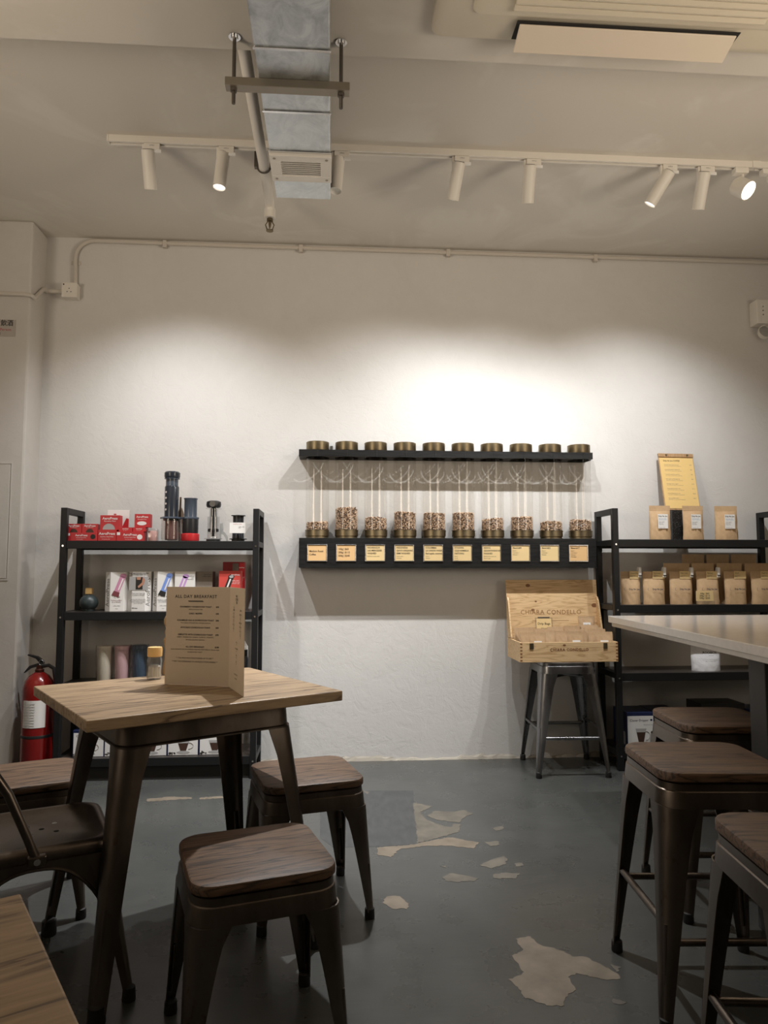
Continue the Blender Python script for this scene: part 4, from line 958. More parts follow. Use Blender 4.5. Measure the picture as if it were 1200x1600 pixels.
# front row with tags and pegs
for i, (p0, p1) in enumerate(((972, 1004), (1006, 1043), (1048, 1086), (1090, 1128), (1134, 1171), (1176, 1213))):
    w_ = px_r(p1-p0, KY); xc = q((p0+p1)/2, 940, KY)[0]; h = q(1080, 893, KY)[1]-RM; D = 0.030
    lab = ('first', 'second', 'third', 'fourth', 'fifth', 'sixth')[i]
    pl_ = ('beside the shelf post', 'second from the shelf post', 'just left of the price card', 'behind the price card', 'just right of the price card', 'at the right edge of the frame')[i]
    t = pouch('kraft coffee bag with a tag, %s' % pl_, xc, KY+0.02, RM, w_, h, D, 40+i, 'tagged kraft bags on the second shelf')
    text('Drip No Joe', 0.0145, M_NAVY, t, (w_*0.12, -D*0.98-0.0055, h*0.46), bold=0.02, sx=0.85)
    b = B(); b.tube([(w_*0.12-0.052+0.006*math.cos(R(a_)), -D*0.98-0.0045, h*0.46+0.007*math.sin(R(a_))) for a_ in range(90, 271, 30)], 0.0006, 5); b.build('logo_arc', M_NAVY, t)
    # tag card and peg
    cx0, cxx = w_*(-0.15), w_*0.93
    tc = thing('tag_card', 'cream name tag clipped on the kraft bag %s' % pl_, 'tag', (xc, KY+0.02, RM+h-0.042), group='cream name tags on the kraft bags')
    B().box(cx0, cxx, -0.0105, -0.0090, 0, 0.044).build('card', M_CARD, tc, False)
    text(('House blend', 'Dark roast', 'Filter roast', 'Espresso', 'Decaf', 'Single lot')[i], 0.0095, M_INK, tc, (cx0+0.006, -0.0109, 0.033), 'LEFT'); text('whole beans\n200 g', 0.006, M_GREYINK, tc, (cx0+0.006, -0.0109, 0.016), 'LEFT')
    if i < 4:
        pg = thing('clothes_peg', 'white peg holding the tag on the kraft bag %s' % pl_, 'peg', (xc+cxx-0.004, KY+0.02, RM+h-0.034), group='white pegs on the kraft bags', rot=(0, R(4), 0))
        B().prism([(-0.0205, 0), (-0.0110, 0), (-0.0108, 0.03), (-0.010, 0.058), (-0.016, 0.058), (-0.0195, 0.03)], -0.008, 0.008, 'x').build('jaw', M_WHITE, pg, False, 0.001)
        B().prism([(0.0105, 0), (0.0042, 0), (0.0042, 0.03), (-0.002, 0.058), (0.004, 0.058), (0.0100, 0.03)], -0.008, 0.008, 'x').build('jaw', M_WHITE, pg, False, 0.001)
        B().cyl((-0.0085, -0.022, 0.012), (0.0085, -0.022, 0.012), 0.0028, n=8).build('spring', M_ROD, pg)
for i, (p0, p1) in enumerate(((1034, 1077), (1078, 1115), (1116, 1159), (1160, 1203))):
    w_ = px_r(p1-p0, 4.18); h = q(1080, 880, 4.18)[1]-RM
    pouch('plain kraft bag in the shaded middle row, %s from the left' % ordn[i], q((p0+p1)/2, 900, 4.18)[0], 4.165, RM, w_, h, 0.026, 60+i, 'plain kraft bags in the middle row', seal=0.2)
for i, (p0, p1) in enumerate(((1064, 1102), (1103, 1140), (1141, 1183))):
    w_ = px_r(p1-p0, 4.25); h = q(1080, 866, 4.25)[1]-RM
    pouch('plain tall kraft bag in the rearmost row, %s from the left' % ordn[i], q((p0+p1)/2, 900, 4.25)[0], 4.245, RM, w_, h, 0.022, 70+i, 'plain kraft bags in the rear row', seal=0.2)
xa, _ = q(1087, 940, 4.03); xb, _ = q(1114, 940, 4.03)
t = thing('price_card', 'cream price card on a clear stand before the kraft bags', 'price card', ((xa+xb)/2, 4.0245, RM)); wc = (xb-xa)/2
z0 = q(1100, 939, 4.03)[1]-RM; z1 = q(1100, 923, 4.03)[1]-RM
B().box(-wc, wc, -0.001, 0.001, z0, z1).build('card', M_CARD, t, False)
B().box(-wc*0.9, wc*1.15, -0.002, 0.012, 0, z0-0.0003).build('stand', M_GLASS, t, False)
text('100g / $65\n200g / $115\n500g / $255', 0.013, M_INK, t, (0, -0.0014, (z0+z1)/2), bold=0.015)
# white rooibos pouch
xa, _ = q(1080, 1050, 4.10); xb, _ = q(1126, 1050, 4.10); w_ = (xb-xa)/2; h = q(1100, 1004, 4.10)[1]-RZ[1]
t = thing('tea_pouch', 'crumpled white tea pouch alone under the stone table edge', 'pouch', ((xa+xb)/2, 4.10, RZ[1]))
obj('pouch', pouch_mesh(w_, h, 0.045, 5, 0.38, 0.9), M_FOIL, t, True, angle=60)
text('ROOIBOS', 0.019, M_INK, t, (0.004, -0.040, h*0.66), bold=0.02); text('loose leaf', 0.007, M_INK, t, (0.01, -0.046, h*0.56)); text('caffeine free herbal infusion', 0.006, M_GREYINK, t, (0.004, -0.052, h*0.36))
# dripper boxes low on the right unit
hr = q(1000, 1113, DY)[1]-RZ[0]
dripper(q(1001, 1140, DY)[0], DY, RZ[0], px_r(44, DY), hr, 0.2, 'dripper box at the left end of the right-hand shelf', 'dripper boxes on the right shelf')
dripper(q(1047, 1140, DY)[0], DY+0.03, RZ[0], px_r(44, DY), hr*0.985, 0.2, 'dripper box behind the rear bar stool seat', 'dripper boxes on the right shelf')
dripper(q(1198, 1140, DY)[0], DY, RZ[0], px_r(46, DY), hr*1.0, 0.2, 'dripper box behind the charcoal table leg', 'dripper boxes on the right shelf')
t, hw, h = pbox('black_carton', 'flat black carton between the dripper boxes', 'box', 1098, 1166, 1100, 1170, DY+0.06, 0.18, M_BLACKP, RZ[0])
card('side_print', M_GREYINK, t, hw*0.1, hw*0.5, h*0.2, h*0.5, 0)

# ================================================================== FURNITURE
def leg_loops(topc, botc, wt, wb, sx, sy, zt, zb, t=0.0035, flare=0.0, steps=9, rfrac=0.55):
    loops = []
    for k in range(steps):
        s = k/(steps-1); z = zt+(zb-zt)*s
        cx = topc[0]+(botc[0]-topc[0])*s; cy = topc[1]+(botc[1]-topc[1])*s
        w_ = wt+(wb-wt)*s**0.85 + flare*math.exp(-s*14)
        r_ = min(w_*0.9, (wt*rfrac)*(1-s)+wb*0.75*s)
        o_ = [((-w_), 0.0, (0, 1))]
        for a in range(0, 91, 15):
            o_.append((-r_+r_*math.sin(R(a)), -r_+r_*math.cos(R(a)), (math.sin(R(a)), math.cos(R(a)))))
        o_.append((0.0, -w_, (1, 0)))
        out = [(cx+sx*a, cy+sy*b, z) for a, b, n_ in o_]
        inn = [(cx+sx*(a-n_[0]*t), cy+sy*(b-n_[1]*t), z) for a, b, n_ in o_]
        loops.append(out+list(reversed(inn)))
    return loops
def stool(name, label, H, loc, rotz, group, metal=M_GUN, wood=True, a=0.164, b=0.188, rails=False, seatm=M_SEATWOOD):
    t = thing(name, label, 'stool', (*loc, 0), rotz, group)
    wt_ = 0.026 if wood else 0.0
    zt = H-wt_
    if wood:
        lo = []
        for z, i in ((zt+0.0005, 0.004), (zt+0.004, 0.0), (H-0.006, 0.0), (H-0.002, 0.002), (H, 0.006)):
            lo.append([(x, y, z) for x, y in rrect(a+0.004-i, a+0.004-i, 0.055-i*0.5, 6)])
        B().loft(lo).build('seat', seatm, t)
    # pressed metal pan with two stepped edges
    lo = []
    for z, e in ((zt, -0.006), (zt-0.003, 0.0), (zt-0.020, 0.001), (zt-0.022, 0.004), (zt-0.026, 0.005), (zt-0.062, 0.009)):
        lo.append([(x, y, z) for x, y in rrect(a+e, a+e, 0.055+e, 6)])
    inn = [[(x, y, z) for x, y in rrect(a+e-0.004, a+e-0.004, 0.053, 6)] for z, e in ((zt-0.062, 0.009), (zt-0.02, 0.0), (zt-0.012, -0.004))]
    B().loft(lo+inn).build('seat_pan', metal, t)
    at = a+0.0085
    for sx in (-1, 1):
        for sy in (-1, 1):
            lg = B().loft(leg_loops((sx*at, sy*at), (sx*b, sy*b), 0.080, 0.025, sx, sy, zt-0.0605, 0.022, flare=0.012)).build('leg', metal, t, angle=50)
            cxf, cyf = sx*(b-0.014), sy*(b-0.014)
            B().lathe([(0.015, 0), (0.0165, 0.003), (0.0155, 0.030), (0.010, 0.034)], 14, (cxf, cyf, 0)).build('rubber_foot', M_RUBBER, lg)
            # pressed bead down the leg corner
            f0, f1 = 0.55, 0.90
            pt = lambda f_: Vector((sx*(at+(b-at)*f_-0.0105), sy*(at+(b-at)*f_-0.0105), (zt-0.06)*(1-f_)+0.022*f_))
            B().tube([pt(f0), pt((f0+f1)/2), pt(f1)], 0.0055, 8).build('bead', metal, lg)
    if rails:
        for k, (sx, sy, zf) in enumerate(((0, -1, 0.205), (0, 1, 0.215), (-1, 0, 0.245), (1, 0, 0.245))):
            f_ = (zt-0.06-zf)/(zt-0.082); c_ = at+(b-at)*f_-0.010; h_ = c_-0.014
            ends = [(-h_, sy*c_, zf), (h_, sy*c_, zf)] if sx == 0 else [(sx*c_, -h_, zf), (sx*c_, h_, zf)]
            B().cyl(ends[0], ends[1], 0.0095, n=12).build('foot_rail', metal, t)
    # cross brace under the seat
    zb = zt-0.085; c_ = at-0.012
    for s in (-1, 1):
        br = B(); br.cyl((-c_, -s*c_, zb-0.004*s), (c_, s*c_, zb-0.004*s), 0.008, n=10); br.build('cross_brace', metal, t)
    return t
GL = 'low wooden-topped metal stools'; GB = 'bar stools along the stone table'
stool('low_stool', 'low stool with wooden seat nearest the viewer, in front of the table', 0.435, (-0.184, 1.842), R(17), GL)
stool('low_stool', 'low stool with wooden seat at the right of the table', 0.435, (-0.086, 2.545), R(15), GL)
stool('low_stool', 'low stool with wooden seat by the fire extinguisher, cut by the left edge', 0.435, (-1.03, 2.575), R(24), GL)
stool('bar_stool', 'bar stool with dark grained wooden seat, middle of the three at the stone table', 0.607, (1.015, 1.968), R(-4), GB, b=0.20, rails=True)
stool('bar_stool', 'bar stool with lighter brown seat, farthest along the stone table', 0.607, (1.335, 2.49), R(-4), GB, b=0.20, rails=True)
stool('bar_stool', 'bar stool with dark seat cut off by the right edge, nearest the viewer', 0.607, (0.945, 1.345), R(-6), GB, b=0.20, rails=True)
stool('bar_stool', 'plain steel stool without wooden seat, carrying the pine wine box', 0.607, (1.31, 4.095), R(-2), GB, metal=M_STEEL, wood=False, b=0.203, a=0.15, rails=True)

# ------------------------------------------------------------------ wooden tables
def table(label, loc, rotz, hu, hv, H=0.75, feet=0.83):
    t = thing('cafe_table', label, 'table', (*loc, 0), rotz, 'wooden-topped metal cafe tables')
    B().box(-hu, hu, -hv, hv, H-0.030, H).build('table_top', M_TABLEWOOD, t, False, 0.003)
    au, av = hu*0.685, hv*0.67; zt = H-0.0305
    lo = [[(x, y, z) for x, y in rrect(au+e, av+e, 0.05, 6)] for z, e in ((zt, -0.004), (zt-0.002, 0), (zt-0.070, 0.004), (zt-0.074, 0.008), (zt-0.078, 0.008))]
    inn = [[(x, y, z) for x, y in rrect(au+e, av+e, 0.047, 6)] for z, e in ((zt-0.078, 0.003), (zt-0.01, -0.008))]
    B().loft(lo+inn).build('apron', M_GUN, t)
    for sx in (-1, 1):
        for sy in (-1, 1):
            tc = (sx*(au+0.007), sy*(av+0.007)); bc = (sx*hu*(feet+0.06), sy*hv*(feet+0.06))
            lg = B().loft(leg_loops(tc, bc, 0.074, 0.036, sx, sy, zt-0.0785, 0.024, flare=0.012, rfrac=0.6)).build('leg', M_GUN, t, angle=50)
            B().lathe([(0.022, 0), (0.023, 0.004), (0.021, 0.042), (0.014, 0.046)], 14, (bc[0]-sx*0.018, bc[1]-sy*0.018, 0)).build('rubber_foot', M_RUBBER, lg)
            pt = lambda f_: Vector((tc[0]+(bc[0]-tc[0])*f_-sx*0.013, tc[1]+(bc[1]-tc[1])*f_-sy*0.013, (zt-0.078)*(1-f_)+0.024*f_))
            B().tube([pt(0.62), pt(0.76), pt(0.90)], 0.0065, 8).build('bead', M_GUN, lg)
    return t
TC = (-0.453, 2.322); TR_ = R(32); HU, HV = 0.372, 0.325
table('wooden-topped metal table with the folded menu standing on it', TC, TR_, HU, HV)
table('corner of a wooden table top at the lower left of the view', (-0.505, 0.418), R(31), 0.372, 0.325)

# on the table: menu, salt jar, pepper mill
TH = 0.75
A_ = Vector((*g(257, 1069, TH), 0)); B_ = Vector((*g(357, 1073, TH), 0)); C_ = Vector((*g(380, 1089, TH), 0))
mn = thing('folded_menu', 'tan folded card menu standing on the table', 'menu', (A_.x, A_.y, TH+0.0005), math.atan2(B_.y-A_.y, B_.x-A_.x))
WM = (B_-A_).length; mz = q(257, 917, A_.y)[1]-TH
WM2 = (C_-B_).length; a2 = math.atan2(C_.y-B_.y, C_.x-B_.x)-math.atan2(B_.y-A_.y, B_.x-A_.x)
B().box(0, WM, 0, 0.0016, 0, mz).build('front_leaf', M_MENU, mn, False)
l2 = B().box(0.0005, WM2, 0, 0.0016, 0, mz).build('side_leaf', M_MENU, mn, False); l2.location = (WM, 0, 0); l2.rotation_euler = (0, 0, a2)
yk = -0.0006; mc = WM*0.47
text('ALL DAY BREAKFAST', 0.0142, M_INK, mn, (mc, yk, mz*0.900), bold=0.012, space=1.12)
wv = B(); wv.tube([(mc-0.026+0.052*i/40, yk, mz*0.853+0.0016*math.sin(i*PI*5/20*2)) for i in range(41)], 0.0011, 5); wv.build('wavy_line', M_INK, mn)
for fz, s1, s2, pr in ((0.795, 'CRANBERRY / SOURDOUGH TOAST', 'WITH JAM & BUTTER', '$35'), (0.726, 'CAKE / MUFFIN', '', '$38'), (0.657, 'SCRAMBLED EGG & SOURDOUGH TOAST', 'TWO EGGS WITH BUTTER, SMOKED BACON', '$58'), (0.583, 'AVOCADO SOURDOUGH TOAST', '', '$60'), (0.511, 'OMELETTE WITH SOURDOUGH TOAST', 'CHEESE / MUSHROOM / ONION / TOMATO / TUNA ETC\nSMOKED SALMON / BACON', '$78'), (0.387, 'ALL DAY BREAKFAST', 'EGGS, SAUSAGE, BACON, SMOKED SALMON, PORTOBELLO, SALAD AND\nSOURDOUGH TOAST', '$108')):
    text(s1, 0.0068, M_INK, mn, (mc, yk, mz*fz), bold=0.02, space=1.02); text(pr, 0.0068, M_INK, mn, (WM*0.81, yk, mz*fz), bold=0.02)
    if s2: text(s2, 0.0052, M_INK, mn, (mc, yk, mz*fz-(0.0085 if '\n' not in s2 else 0.0125)), line=1.6)
text('** THE PRICE INCLUDES A DRINK UP TO $40 **', 0.0062, M_INK, mn, (mc, yk, mz*0.272)); text('** PAY THE DIFFERENCE TO UPGRADE OTHER DRINKS **', 0.0062, M_INK, mn, (mc, yk, mz*0.236))
def st(s, size, fx, fz, **k): return text(s, size, M_INK, l2, (WM2*fx, yk, mz*fz), **k)
st('MILK\nCOFFEE', 0.010, 0.5, 0.90, bold=0.01); st('TEA', 0.010, 0.5, 0.853, bold=0.02)
st('TO\nBREW', 0.0075, 0.32, 0.79, bold=0.02); st('COLD', 0.0075, 0.76, 0.785, bold=0.02)
for k in range(5): st(('LATTE', 'MOCHA', 'FLAT', 'PICCOLO', 'LONG')[k]+'\n%d' % (38+2*k), 0.0065, 0.30, 0.735-0.038*k)
for k in range(6): st(('ESPRESSO', 'ICED', 'AMERICANO', 'MATCHA', 'CHOC', 'CHAI')[k]+'\n%d' % (30+4*k), 0.0065, 0.76, 0.735-0.04*k)
for k in range(4): st(('FILTER', 'COLD BREW', 'SODA', 'JUICE')[k]+'\n%d' % (42+4*k), 0.0065, 0.52, 0.46-0.062*k)
st('OAT MILK ADD 6', 0.006, 0.5, 0.16); st('10% SERVICE', 0.006, 0.5, 0.12)
jx_, jy_ = g(241, 1061, TH)
jr = thing('salt_jar', 'small glass jar of salt with a wooden lid on the table', 'jar', (jx_, jy_, TH))
rj = 11.0*jy_/FPX; jh = q(241, 1011, jy_)[1]-TH
b = B(); b.loft([[(rj*k*math.cos(R(45*j+22.5)), rj*k*math.sin(R(45*j+22.5)), z) for j in range(8)] for k, z in ((0.92, 0.0003), (1.0, 0.004), (1.0, jh*0.62), (0.86, jh*0.70), (0.80, jh*0.70), (0.90, jh*0.60), (0.90, 0.010), (0.6, 0.008))]); b.build('glass', M_GLASS, jr)
B().lathe([(rj*0.84, 0.0085), (rj*0.84, jh*0.40), (rj*0.5, jh*0.43)], 16).build('salt', M_SALT, jr)
B().lathe([(rj*0.90, jh*0.705), (rj*0.98, jh*0.72), (rj*1.0, jh*0.95), (rj*0.93, jh)], 24).build('lid', M_CORK, jr)
kx, ky = g(265, 1053, TH)
pm = thing('pepper_mill', 'turned wooden pepper mill half hidden behind the menu', 'pepper mill', (kx, ky, TH))
mh = q(262, 958, ky)[1]-TH; s_ = mh/0.22
B().lathe([(r_*s_, z*s_) for r_, z in ((0.024, 0.0005), (0.026, 0.004), (0.025, 0.02), (0.019, 0.06), (0.018, 0.09), (0.023, 0.115), (0.024, 0.125), (0.017, 0.137), (0.021, 0.150), (0.018, 0.160))], 24).build('body', M_MILLWOOD, pm)
B().lathe([(r_*s_, z*s_) for r_, z in ((0.014, 0.1605), (0.017, 0.167), (0.024, 0.185), (0.024, 0.198), (0.017, 0.213), (0.008, 0.2195))], 24).build('head', M_MILLWOOD, pm)

# ------------------------------------------------------------------ metal chair (its front points right, towards the table)
ch = thing('metal_chair', 'brown metal chair with pressed seat tucked under the table', 'chair', (-0.816, 2.118, 0), R(24))
SH = 0.412
lo = []
for z, e in ((SH-0.034, 0.010), (SH-0.030, 0.012), (SH-0.014, 0.012), (SH-0.004, 0.006), (SH, -0.004), (SH-0.002, -0.014), (SH-0.010, -0.030)):
    lo.append([(x, y, z) for x, y in rrect(0.178+e, 0.172+e, 0.055, 6)])
B().loft(lo).build('seat', M_GUN, ch, angle=60)
for hx, hy in ((0, 0), (0.035, 0.035), (-0.035, 0.035), (0.035, -0.035), (-0.035, -0.035)):
    B().cyl((hx+0.02, hy, SH-0.0099), (hx+0.02, hy, SH-0.0092), 0.007, n=12).build('drain_hole', M_CHROME if hx*hy > 0 else M_DARK, ch)
def apron(p0, p1, n_, name='apron'):
    P0, P1 = Vector(p0), Vector(p1); poly = []
    for i in range(17):
        u = i/16; poly.append((u, SH-0.036-0.105*abs(2*u-1)**2.6-0.018))
    top_ = [(u, SH-0.035) for u in (1.0, 0.0)]
    b = B(); off = Vector(n_)*0.004
    f_ = lambda u, z: P0+(P1-P0)*u+Vector((0, 0, z))
    loopa = [f_(u, z) for u, z in poly+top_]; b.loft([loopa, [p-off for p in loopa]]); o = b.build(name, M_GUN, ch, False)
    e = B(); e.tube([f_(u, z)+Vector((0, 0, 0.002)) for u, z in poly], 0.0045, 6); e.build('rolled_edge', M_GUN, o)
hx_, hy_ = 0.186, 0.180
apron((-hx_+0.03, -hy_, 0), (hx_-0.03, -hy_, 0), (0, -1, 0)); apron((-hx_+0.03, hy_, 0), (hx_-0.03, hy_, 0), (0, 1, 0)); apron((hx_, -hy_+0.03, 0), (hx_, hy_-0.03, 0), (1, 0, 0)); apron((-hx_, -hy_+0.03, 0), (-hx_, hy_-0.03, 0), (-1, 0, 0))
for sx in (-1, 1):
    for sy in (-1, 1):
        bc = (sx*(hx_+(0.055 if sx > 0 else 0.085)), sy*(hy_+0.04))
        lg = B().loft(leg_loops((sx*hx_, sy*hy_), bc, 0.060, 0.026, sx, sy, SH-0.036, 0.02, flare=0.01)).build('leg', M_GUN, ch, angle=50)
        B().lathe([(0.017, 0), (0.018, 0.004), (0.016, 0.034), (0.01, 0.038)], 12, (bc[0]-sx*0.012, bc[1]-sy*0.012, 0)).build('rubber_foot', M_RUBBER, lg)
# back frame: tubes rise from the seat sides and curve over the back
for sy in (-1, 1):
    b = B(); yy = sy*(hy_+0.020)
    ax = 0.0 if sy < 0 else -0.12
    b.tube([(ax, yy, SH-0.024), (ax-0.022, yy, SH+0.035), (-0.070+ax*0.7, yy, SH+0.15), (-0.145+ax*0.3, yy*0.97, SH+0.27), (-0.215, yy*0.85, SH+0.37), (-0.245, yy*0.5, SH+0.41), (-0.252, 0, SH+0.42)], 0.0115, 12)
    bt = b.build('back_tube', M_GUN, ch)
    B().box(ax-0.022, ax+0.022, min(yy-sy*0.010, yy+sy*0.013), max(yy-sy*0.010, yy+sy*0.013), SH-0.034, SH-0.008).build('mount', M_GUN, bt, False, 0.004)
    B().cyl((ax, yy+sy*0.013, SH-0.021), (ax, yy+sy*0.018, SH-0.021), 0.008, n=14).build('bolt', M_CHROME, bt)
B().prism([(-0.045, SH-0.012), (0.045, SH-0.012), (0.055, SH+0.405), (-0.055, SH+0.405)], -0.003, 0.003, 'x').build('back_splat', M_GUN, ch, False)
sp_ = [o for o in ch.children if o.name.startswith('back_splat')][0]; sp_.rotation_euler = (0, R(-13), 0); sp_.location = (-0.165+0.10, 0, 0.0)

# ------------------------------------------------------------------ stone-topped bar table
bt = thing('bar_table', 'long bar table with a pale stone top on charcoal legs', 'table', (0, 0, 0))
BT = 0.887
c_far = g(950, 962, BT); c_nr = g(1200, 1012, BT)
dxy = Vector((c_nr[0]-c_far[0], c_nr[1]-c_far[1])); dxy /= dxy.length
nearp = (c_far[0]+dxy.x*3.1, c_far[1]+dxy.y*3.1)
poly = [nearp, (nearp[0]+0.95, nearp[1]-0.04), (c_far[0]+0.98, c_far[1]+0.02), c_far]
B().prism(poly, BT-0.033, BT).build('stone_top', M_STONE, bt, False, 0.003)
ins = [(nearp[0]+0.012, nearp[1]+0.012), (nearp[0]+0.94, nearp[1]-0.03), (c_far[0]+0.965, c_far[1]+0.01), (c_far[0]+0.014, c_far[1]-0.010)]
B().prism(ins, BT-0.052, BT-0.0335).build('under_board', M_STONE, bt, False, 0.002)
lgx, _ = q(1174, 1060, 2.20)
B().box(lgx+0.035, lgx+0.24, 2.185, 2.275, 0, BT-0.0525).build('leg', M_SLAB, bt, False, 0.003)
B().box(lgx+0.62, lgx+0.72, 2.185, 2.275, 0, BT-0.0525).build('leg', M_SLAB, bt, False, 0.003)
B().box(lgx-0.10, lgx, 0.75, 0.85, 0, BT-0.0525).build('leg', M_SLAB, bt, False, 0.003)
B().box(lgx+0.55, lgx+0.65, 0.75, 0.85, 0, BT-0.0525).build('leg', M_SLAB, bt, False, 0.003)

# ------------------------------------------------------------------ pine wine box and drip bags
WZ = 0.608
wx0, _ = q(813, 1029, 3.955); wx1, _ = q(966, 1029, 3.955); WY0, WY1 = 3.955, 4.245
wbx = thing('wine_box', 'open pine wine box standing on the steel stool', 'box', ((wx0+wx1)/2, WY0, WZ))
ww = (wx1-wx0)/2; wh = q(890, 1003.5, WY0)[1]-WZ; wd = WY1-WY0; th = 0.010
B().box(-ww, ww, 0, th, 0.0, wh).build('front_board', M_PINE, wbx, False, 0.001)
B().box(-ww, ww, wd-th, wd, 0.0, wh).build('back_board', M_PINE, wbx, False, 0.001)
for s in (-1, 1): B().box(min(s*ww, s*(ww-th)), max(s*ww, s*(ww-th)), th, wd-th, 0.0, wh).build('side_board', M_PINE, wbx, False, 0.0005)
B().box(-ww+th, ww-th, th, wd-th, 0, 0.008).build('bottom_board', M_PINE, wbx, False)
for s in (-1, 1):
    for k in range(6): B().box(s*ww-0.012 if s > 0 else -ww, ww if s > 0 else -ww+0.012, -0.0006, 0, 0.006+k*wh/6, 0.010+k*wh/6+0.004).build('finger_joint', M_BROWNINK, wbx, False)
text('CHIARA CONDELLO', 0.0215, M_BROWNINK, wbx, (0.0, -0.0008, wh*0.62), bold=0.02, space=1.12)
for s in (-0.77, 0.74): B().box(s*ww-0.011, s*ww+0.011, -0.004, 0, wh-0.036, wh-0.004).build('latch', M_BRASS, wbx, False, 0.001)
flat('knot', M_BROWNINK, wbx, circ(-ww*0.1, wh*0.85, 0.009, 10, rz=0.006), 0)
# lid leans back against the wall side
lidh = q(850, 906, 4.285)[1]-(WZ+wh)
lid = B().box(-ww, ww, 0, 0.010, 0, lidh).build('lid', M_PINE, wbx, False, 0.001); lid.location = (0, wd-0.011, wh+0.002); lid.rotation_euler = (R(-5.5), 0, 0)
text('CHIARA CONDELLO', 0.037, mat('faded_brand_ink', (0.34, 0.18, 0.07), 0.7), lid, (-0.01, -0.0008, lidh*0.43), bold=0.012, space=1.1)
flat('printed_scroll', MATS['faded_brand_ink'], lid, [(-ww*0.45, lidh*0.285), (ww*0.35, lidh*0.283), (ww*0.35, lidh*0.289), (-ww*0.45, lidh*0.291)], 0)
for kx_, kz_, kr in ((-0.52, 0.90, 0.014), (-0.36, 0.62, 0.007), (-0.43, 0.47, 0.011), (0.93, 0.55, 0.018), (0.02, 0.40, 0.006)):
    flat('knot', M_BROWNINK, lid, circ(kx_*ww, kz_*lidh, kr, 12, rz=kr*0.7), 0)
for s in (-1, 1):
    x_ = s*(ww-0.005)
    B().prism([(-0.001, 0.0), (-0.075, 0.0), (-0.030, lidh*0.62), (-0.012, lidh*0.70), (-0.001, lidh*0.70)], x_-0.005, x_+0.005, 'x').build('lid_cheek', M_PINE, lid, False, 0.0006)
dripm = pouch_mesh(0.050, 0.115, 0.0095, 99, 0.10)
M_DRIP = m_kraft('drip_kraft', (0.44, 0.29, 0.16), (0.54, 0.37, 0.215))
def dbag(px, y, rx, rz, lab, stick, h=1.0, z=WZ+0.0105):
    t = thing('drip_bag', lab, 'drip bag', ((wx0+wx1)/2+px, WY0+y, z), group='kraft drip bags in the pine box', rot=(R(rx), 0, R(rz))); t.scale = (1, 1, h)
    o = obj('sachet', dripm, M_DRIP, t, True, angle=60)
    if stick:
        s = B().box(-0.022, 0.022, -0.0085, -0.0078, 0.040, 0.078).build('sticker', M_LABEL, t, False)
        text('Drip bag\nsingle lot\nlight roast', 0.007, M_INK, s, (-0.018, -0.0088, 0.059), 'LEFT')
    return t
dbag(0.185, 0.232, -6, 0, 'kraft drip bag with a white sticker standing tallest against the lid', True, 1.0, WZ+wh+0.012)
dbag(-0.165, 0.030, -8, 3, 'kraft drip bag at the front left of the pine box', True, 1.30)
dbag(0.055, 0.034, -8, 2, 'kraft drip bag with a white sticker, front and centre right of the box', True, 1.34)
dbag(0.215, 0.032, -10, -4, 'kraft drip bag at the front right corner of the pine box', True, 1.32)
for col, x_, n_, lean in ((0, -0.203, 5, 8), (1, -0.108, 4, -4), (2, -0.008, 5, 5), (3, 0.090, 4, 7), (4, 0.188, 5, -5)):
    for k in range(n_):
        dbag(x_+random.uniform(-0.006, 0.006), 0.062+k*(0.145/n_), -10+random.uniform(-5, 3), lean*1.3+random.uniform(-6, 6), 'kraft drip bag %s from the front in the %s row of the pine box' % (ordn[k], ('leftmost', 'left inner', 'middle', 'right inner', 'rightmost')[col]), False, 1.30+0.05*k+random.uniform(-0.10, 0.08))
x_, z_ = q(852, 975, 4.17)
t = thing('drip_bag_sign', 'small clear-framed sign among the drip bags', 'sign', (x_, WY0+0.222, WZ+0.0085), rot=(R(-6), 0, 0))
hs = q(852, 965, WY0+0.22)[1]-WZ-0.0085
B().box(-0.052, 0.052, 0, 0.003, 0, hs).build('acrylic_frame', M_GLASS, t, False); B().box(-0.044, 0.044, -0.0008, 0, 0.06, hs-0.006).build('card', M_CARD, t, False)
text('Drip Bags', 0.019, M_INK, t, (0, -0.0012, hs-0.036), bold=0.01); text('$18 each', 0.010, M_INK, t, (0, -0.0012, hs-0.062)); B().box(-0.035, 0.035, -0.003, 0.004, hs-0.004, hs+0.004).build('clip', M_ROD, t, False, 0.001)

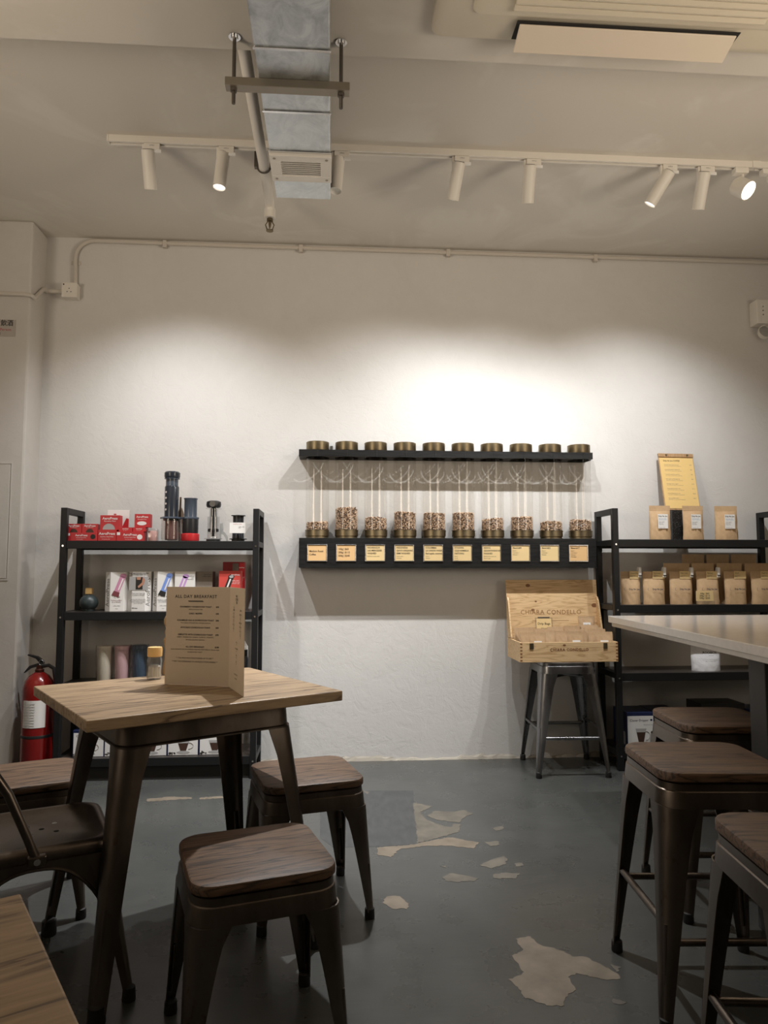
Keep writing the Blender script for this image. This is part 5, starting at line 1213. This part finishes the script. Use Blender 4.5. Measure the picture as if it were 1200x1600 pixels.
# ------------------------------------------------------------------ fire extinguisher
fx = thing('fire_extinguisher', 'red fire extinguisher with a white tag beside the pillar', 'fire extinguisher', (q(58, 1150, 4.10)[0], 4.10, 0))
re_ = px_r(45, 4.10); he = q(58, 1050, 4.10)[1]
B().lathe([(re_*0.88, 0.0), (re_*0.96, 0.008), (re_, 0.02), (re_, he-0.10), (re_*0.97, he-0.075), (re_*0.86, he-0.045), (re_*0.62, he-0.018), (re_*0.36, he-0.004), (re_*0.30, he)], 36).build('cylinder', M_EXT, fx)
B().lathe([(re_*1.004, 0), (re_*1.02, 0.004), (re_*1.02, 0.012), (re_*1.004, 0.016)], 36, (0, 0, q(58, 1150, 4.10)[1])).build('strap', M_BLACKP, fx)
B().lathe([(0.022, 0.0), (0.024, 0.012), (0.017, 0.018), (0.017, 0.036), (0.006, 0.040)], 16, (0, 0, he+0.0005)).build('valve', mat('dull_valve', (0.10, 0.03, 0.02), 0.4, 0.6), fx)
B().prism([(0.012, he+0.050), (0.020, he+0.036), (-0.010, he+0.030), (-0.045, he+0.020), (-0.075, he-0.004), (-0.080, he-0.002), (-0.052, he+0.034), (-0.015, he+0.046)], -0.010, 0.010, 'y').build('carry_handle', M_BLACKP, fx, False, 0.002)
B().prism([(0.024, he+0.045), (0.010, he+0.038), (-0.020, he+0.072), (-0.065, he+0.090), (-0.060, he+0.097), (-0.010, he+0.085), (0.018, he+0.062)], -0.009, 0.009, 'y').build('lever', M_BLACKP, fx, False, 0.002)
B().tube([(0.015, 0, he+0.030), (0.05, -0.005, he+0.036), (0.078, -0.010, he+0.020), (0.090, -0.012, he-0.04), (0.092, -0.010, he-0.20)], 0.010, 10).build('hose', M_BLACKP, fx)
pin = B(); pin.tube([(0.012+0.012*math.cos(R(a_)), -0.012, he+0.052+0.014*math.sin(R(a_))) for a_ in range(0, 361, 30)], 0.0016, 6); pin.build('safety_pin', M_CHROME, fx)
lt = B(); a0, a1 = -128, -42; zt_, zb_ = q(58, 1091, 4.10)[1], q(58, 1133, 4.10)[1]
lt.loft([[((re_+e)*math.cos(R(a)), (re_+e)*math.sin(R(a)), z) for a in range(a0, a1+1, 6)] + [((re_+0.0008)*math.cos(R(a)), (re_+0.0008)*math.sin(R(a)), z) for a in range(a1, a0-1, -6)] for z, e in ((zb_, 0.002), (zt_, 0.002))])
tg = lt.build('paper_tag', M_WHITE, fx)
for k in range(9):
    o = B().box(-0.040, 0.020, -0.0006, 0.0, -0.0008, 0.0008).build('printed_line', M_GREYINK, tg, False); o.location = (-0.005, -re_-0.0026, zt_-0.018-k*0.014)
